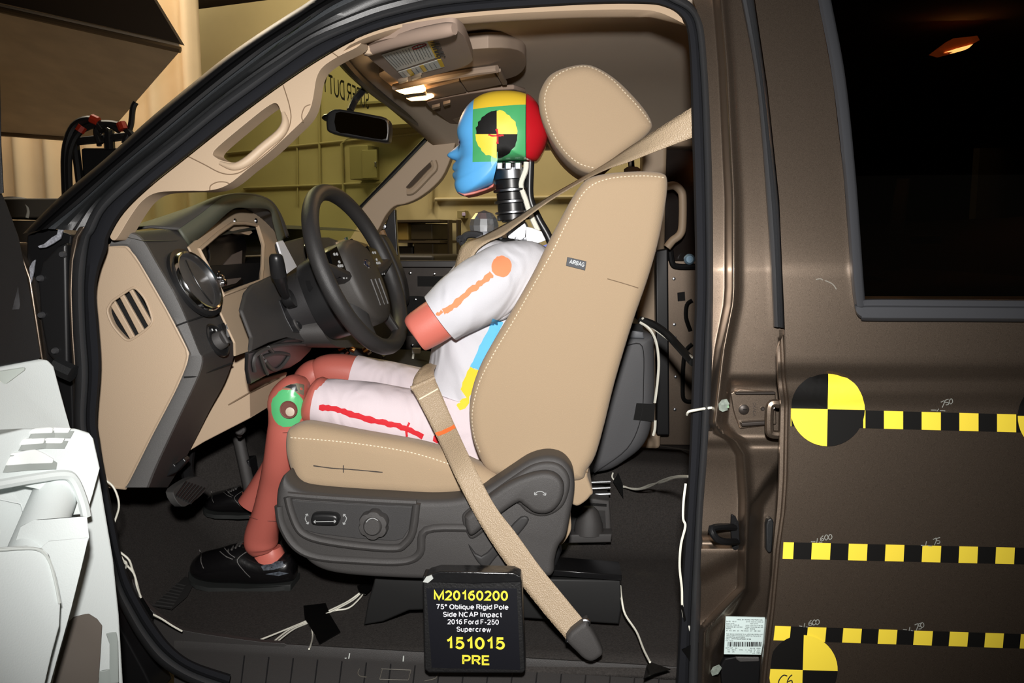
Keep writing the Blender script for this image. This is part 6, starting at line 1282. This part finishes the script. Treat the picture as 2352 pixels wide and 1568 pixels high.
wires('braided white wires crossing the rear floor to the pillar', [[U(1432,1116,.85), U(1460,1124,.80), U(1490,1118,.7), U(1520,1103,.55), U(1550,1094,.4), U(1582,1093,.25)], [U(1432,1118,.85), U(1465,1122,.80), U(1495,1112,.7), U(1522,1107,.55), U(1550,1097,.4), U(1582,1095,.25)], [U(1408,1085,.86), U(1406,1095,.86), U(1412,1104,.86)]], .0019)
wires('short pale wire looping from the seal to the pillar gauge', [[U(1578,952,.11), U(1582,945,.10), U(1600,941,.10), U(1625,937,.11), U(1658,934,.095)]], .0019)
wires('white and black wires draped over the grey console', [[U(1475,730,.78), U(1490,745,.78), U(1530,775,.74), U(1560,800,.7), U(1592,822,.6)], [U(1470,740,.78), U(1492,755,.77), U(1507,785,.775), U(1513,830,.775), U(1510,880,.775), U(1504,925,.775)], [U(1505,965,.775), U(1504,985,.775), U(1500,1000,.775)]], .0032)
o = tube('black_cable', [tuple(U(x, y, w)) for x, y, w in ((1470,735,.79),(1500,745,.77),(1530,765,.74),(1558,795,.70),(1592,832,.6))], .009, M('loom_black', (14, 14, 14), .6)); tag(o, 'thick black cable loom beside the white console wires', 'cable')
o = thing('strain_gauge', 'small glossy strain gauge glued to the pillar above the latch', 'sensor', onb(1665, 935))
PL('resin_patch', [(1650,928),(1658,918),(1670,916),(1676,928),(1670,932),(1672,942),(1660,946),(1652,942)], .001, .002, M('clear_resin', (120, 128, 120), .1, coat=.6, var=.3, vscale=200), o, k=0, bevel=.0006)
PL('gauge_foil', [(1656,929),(1672,925),(1675,936),(1660,940)], .004, .002, M('foil_green', (120, 150, 120), .4), o)
o = thing('strain_gauge', 'small glossy strain gauge near the bottom of the pillar', 'sensor', onb(1645, 1540))
PL('resin_patch', [(1632,1542),(1638,1532),(1652,1526),(1659,1534),(1650,1548),(1636,1553)], .002, .002, MATS['clear_resin'], o, k=0, bevel=.001)
PL('gauge_foil', [(1640,1533),(1654,1528),(1657,1536),(1644,1541)], .006, .002, MATS['foil_green'], o)
def tapep(label, v, sh=.0015):
    n = len(v); o = mk('tape_patch', v+[p+Z*sh for p in v], [tuple(range(n)), tuple(range(n, 2*n))]+[(i, (i+1) % n, n+(i+1) % n, n+i) for i in range(n)], M('gloss_tape_black', (12, 12, 12), .25, bump=.6, bscale=60), None)
    return tag(o, label, 'tape', 'black tape patches')
tapep('black tape patch holding the wires on the floor before the riser', [UZ(x, y, ZF+.004) for x, y in ((697,1392),(748,1386),(758,1412),(782,1452),(734,1480),(716,1445),(700,1422))])
tapep('small black tape wrap where wires meet the seat riser', [UZ(x, y, ZF+.016) for x, y in ((820,1346),(858,1336),(855,1352),(840,1366),(826,1362))])
tapep('black tape corner on the sill right of the belt anchor', [UZ(x, y, .582) for x, y in ((1478,1560),(1485,1530),(1495,1522),(1540,1538),(1505,1548))])
def tapeu(label, px, w):
    o = plate('tape_patch', px, [], w, .002, M('gloss_tape_black', (12, 12, 12), .25), None); return tag(o, label, 'tape', 'black tape patches')
tapeu('black tape over the wires at the lower front pillar', [(312,1385),(326,1372),(350,1410),(348,1430),(338,1442),(318,1415)], .145)
tapeu('hanging black tape strip on the lower pillar seal', [(1566,1492),(1590,1480),(1600,1475),(1612,1478),(1616,1545),(1600,1540)], .115)
tapeu('black tape flag by the chrome seat track', [(1408,1105),(1420,1085),(1430,1110),(1432,1145),(1418,1122)], .84)
tapeu('thin black sleeve on the white wire at the pillar foot', [(1564,1390),(1569,1390),(1576,1424),(1571,1428)], .114)
# loose items by the wheel and on the far seat
o = thing('white_connector', 'white wire connector hanging behind the steering wheel', 'connector', U(955, 815, 1.0))
box('plug', U(946, 812, 1.0), L*.022, N*.015, Z*.014, M('plug_white', (225, 226, 228), .5), o, bevel=.002); tube('lead', [tuple(U(950, 812, 1.005)), tuple(U(948, 830, 1.005)), tuple(U(952, 845, 1.0))], .003, WIRE, o)
o = plateF('paper_sheet', [(905,828),(930,824),(985,834),(995,842),(960,846),(920,842)], [], lambda x, y: U(x, y, 1.05), Vector((0, 0, -.004)), M('paper', (216, 218, 206), .8), None); tag(o, 'folded white paper lying beyond the dummy thighs', 'paper')
ks = thing('column_hardware', 'shiny brass and steel linkage under the steering column', 'hardware', U(800, 810, .75))
for i, (p, q, m_) in enumerate((((778,802),(792,795),'brass'), ((793,812),(800,806),'chrome'), ((835,806),(843,800),'brass'), ((845,812),(852,806),'chrome'), ((805,800),(815,805),'brass'))):
    tube('link', [tuple(U(*p, .75)), tuple(U(*q, .75))], .006, MATS[m_], ks, k=0, n=8)
puff('bracket', [(775,795),(860,800),(880,820),(870,835),(780,830)], .76, .82, .006, BLACK, ks, k=0)
ctr = thing('center_bench', 'dark centre seat cushion between the front seats', 'seat', T(-.1, 1.0, .56))
puff('cushion', [(690,850),(760,835),(900,835),(1000,850),(1050,900),(1040,960),(700,960)], .90, 1.18, .02, M('dark_seat_cloth', (40, 36, 34), .9), ctr, wref=.9)
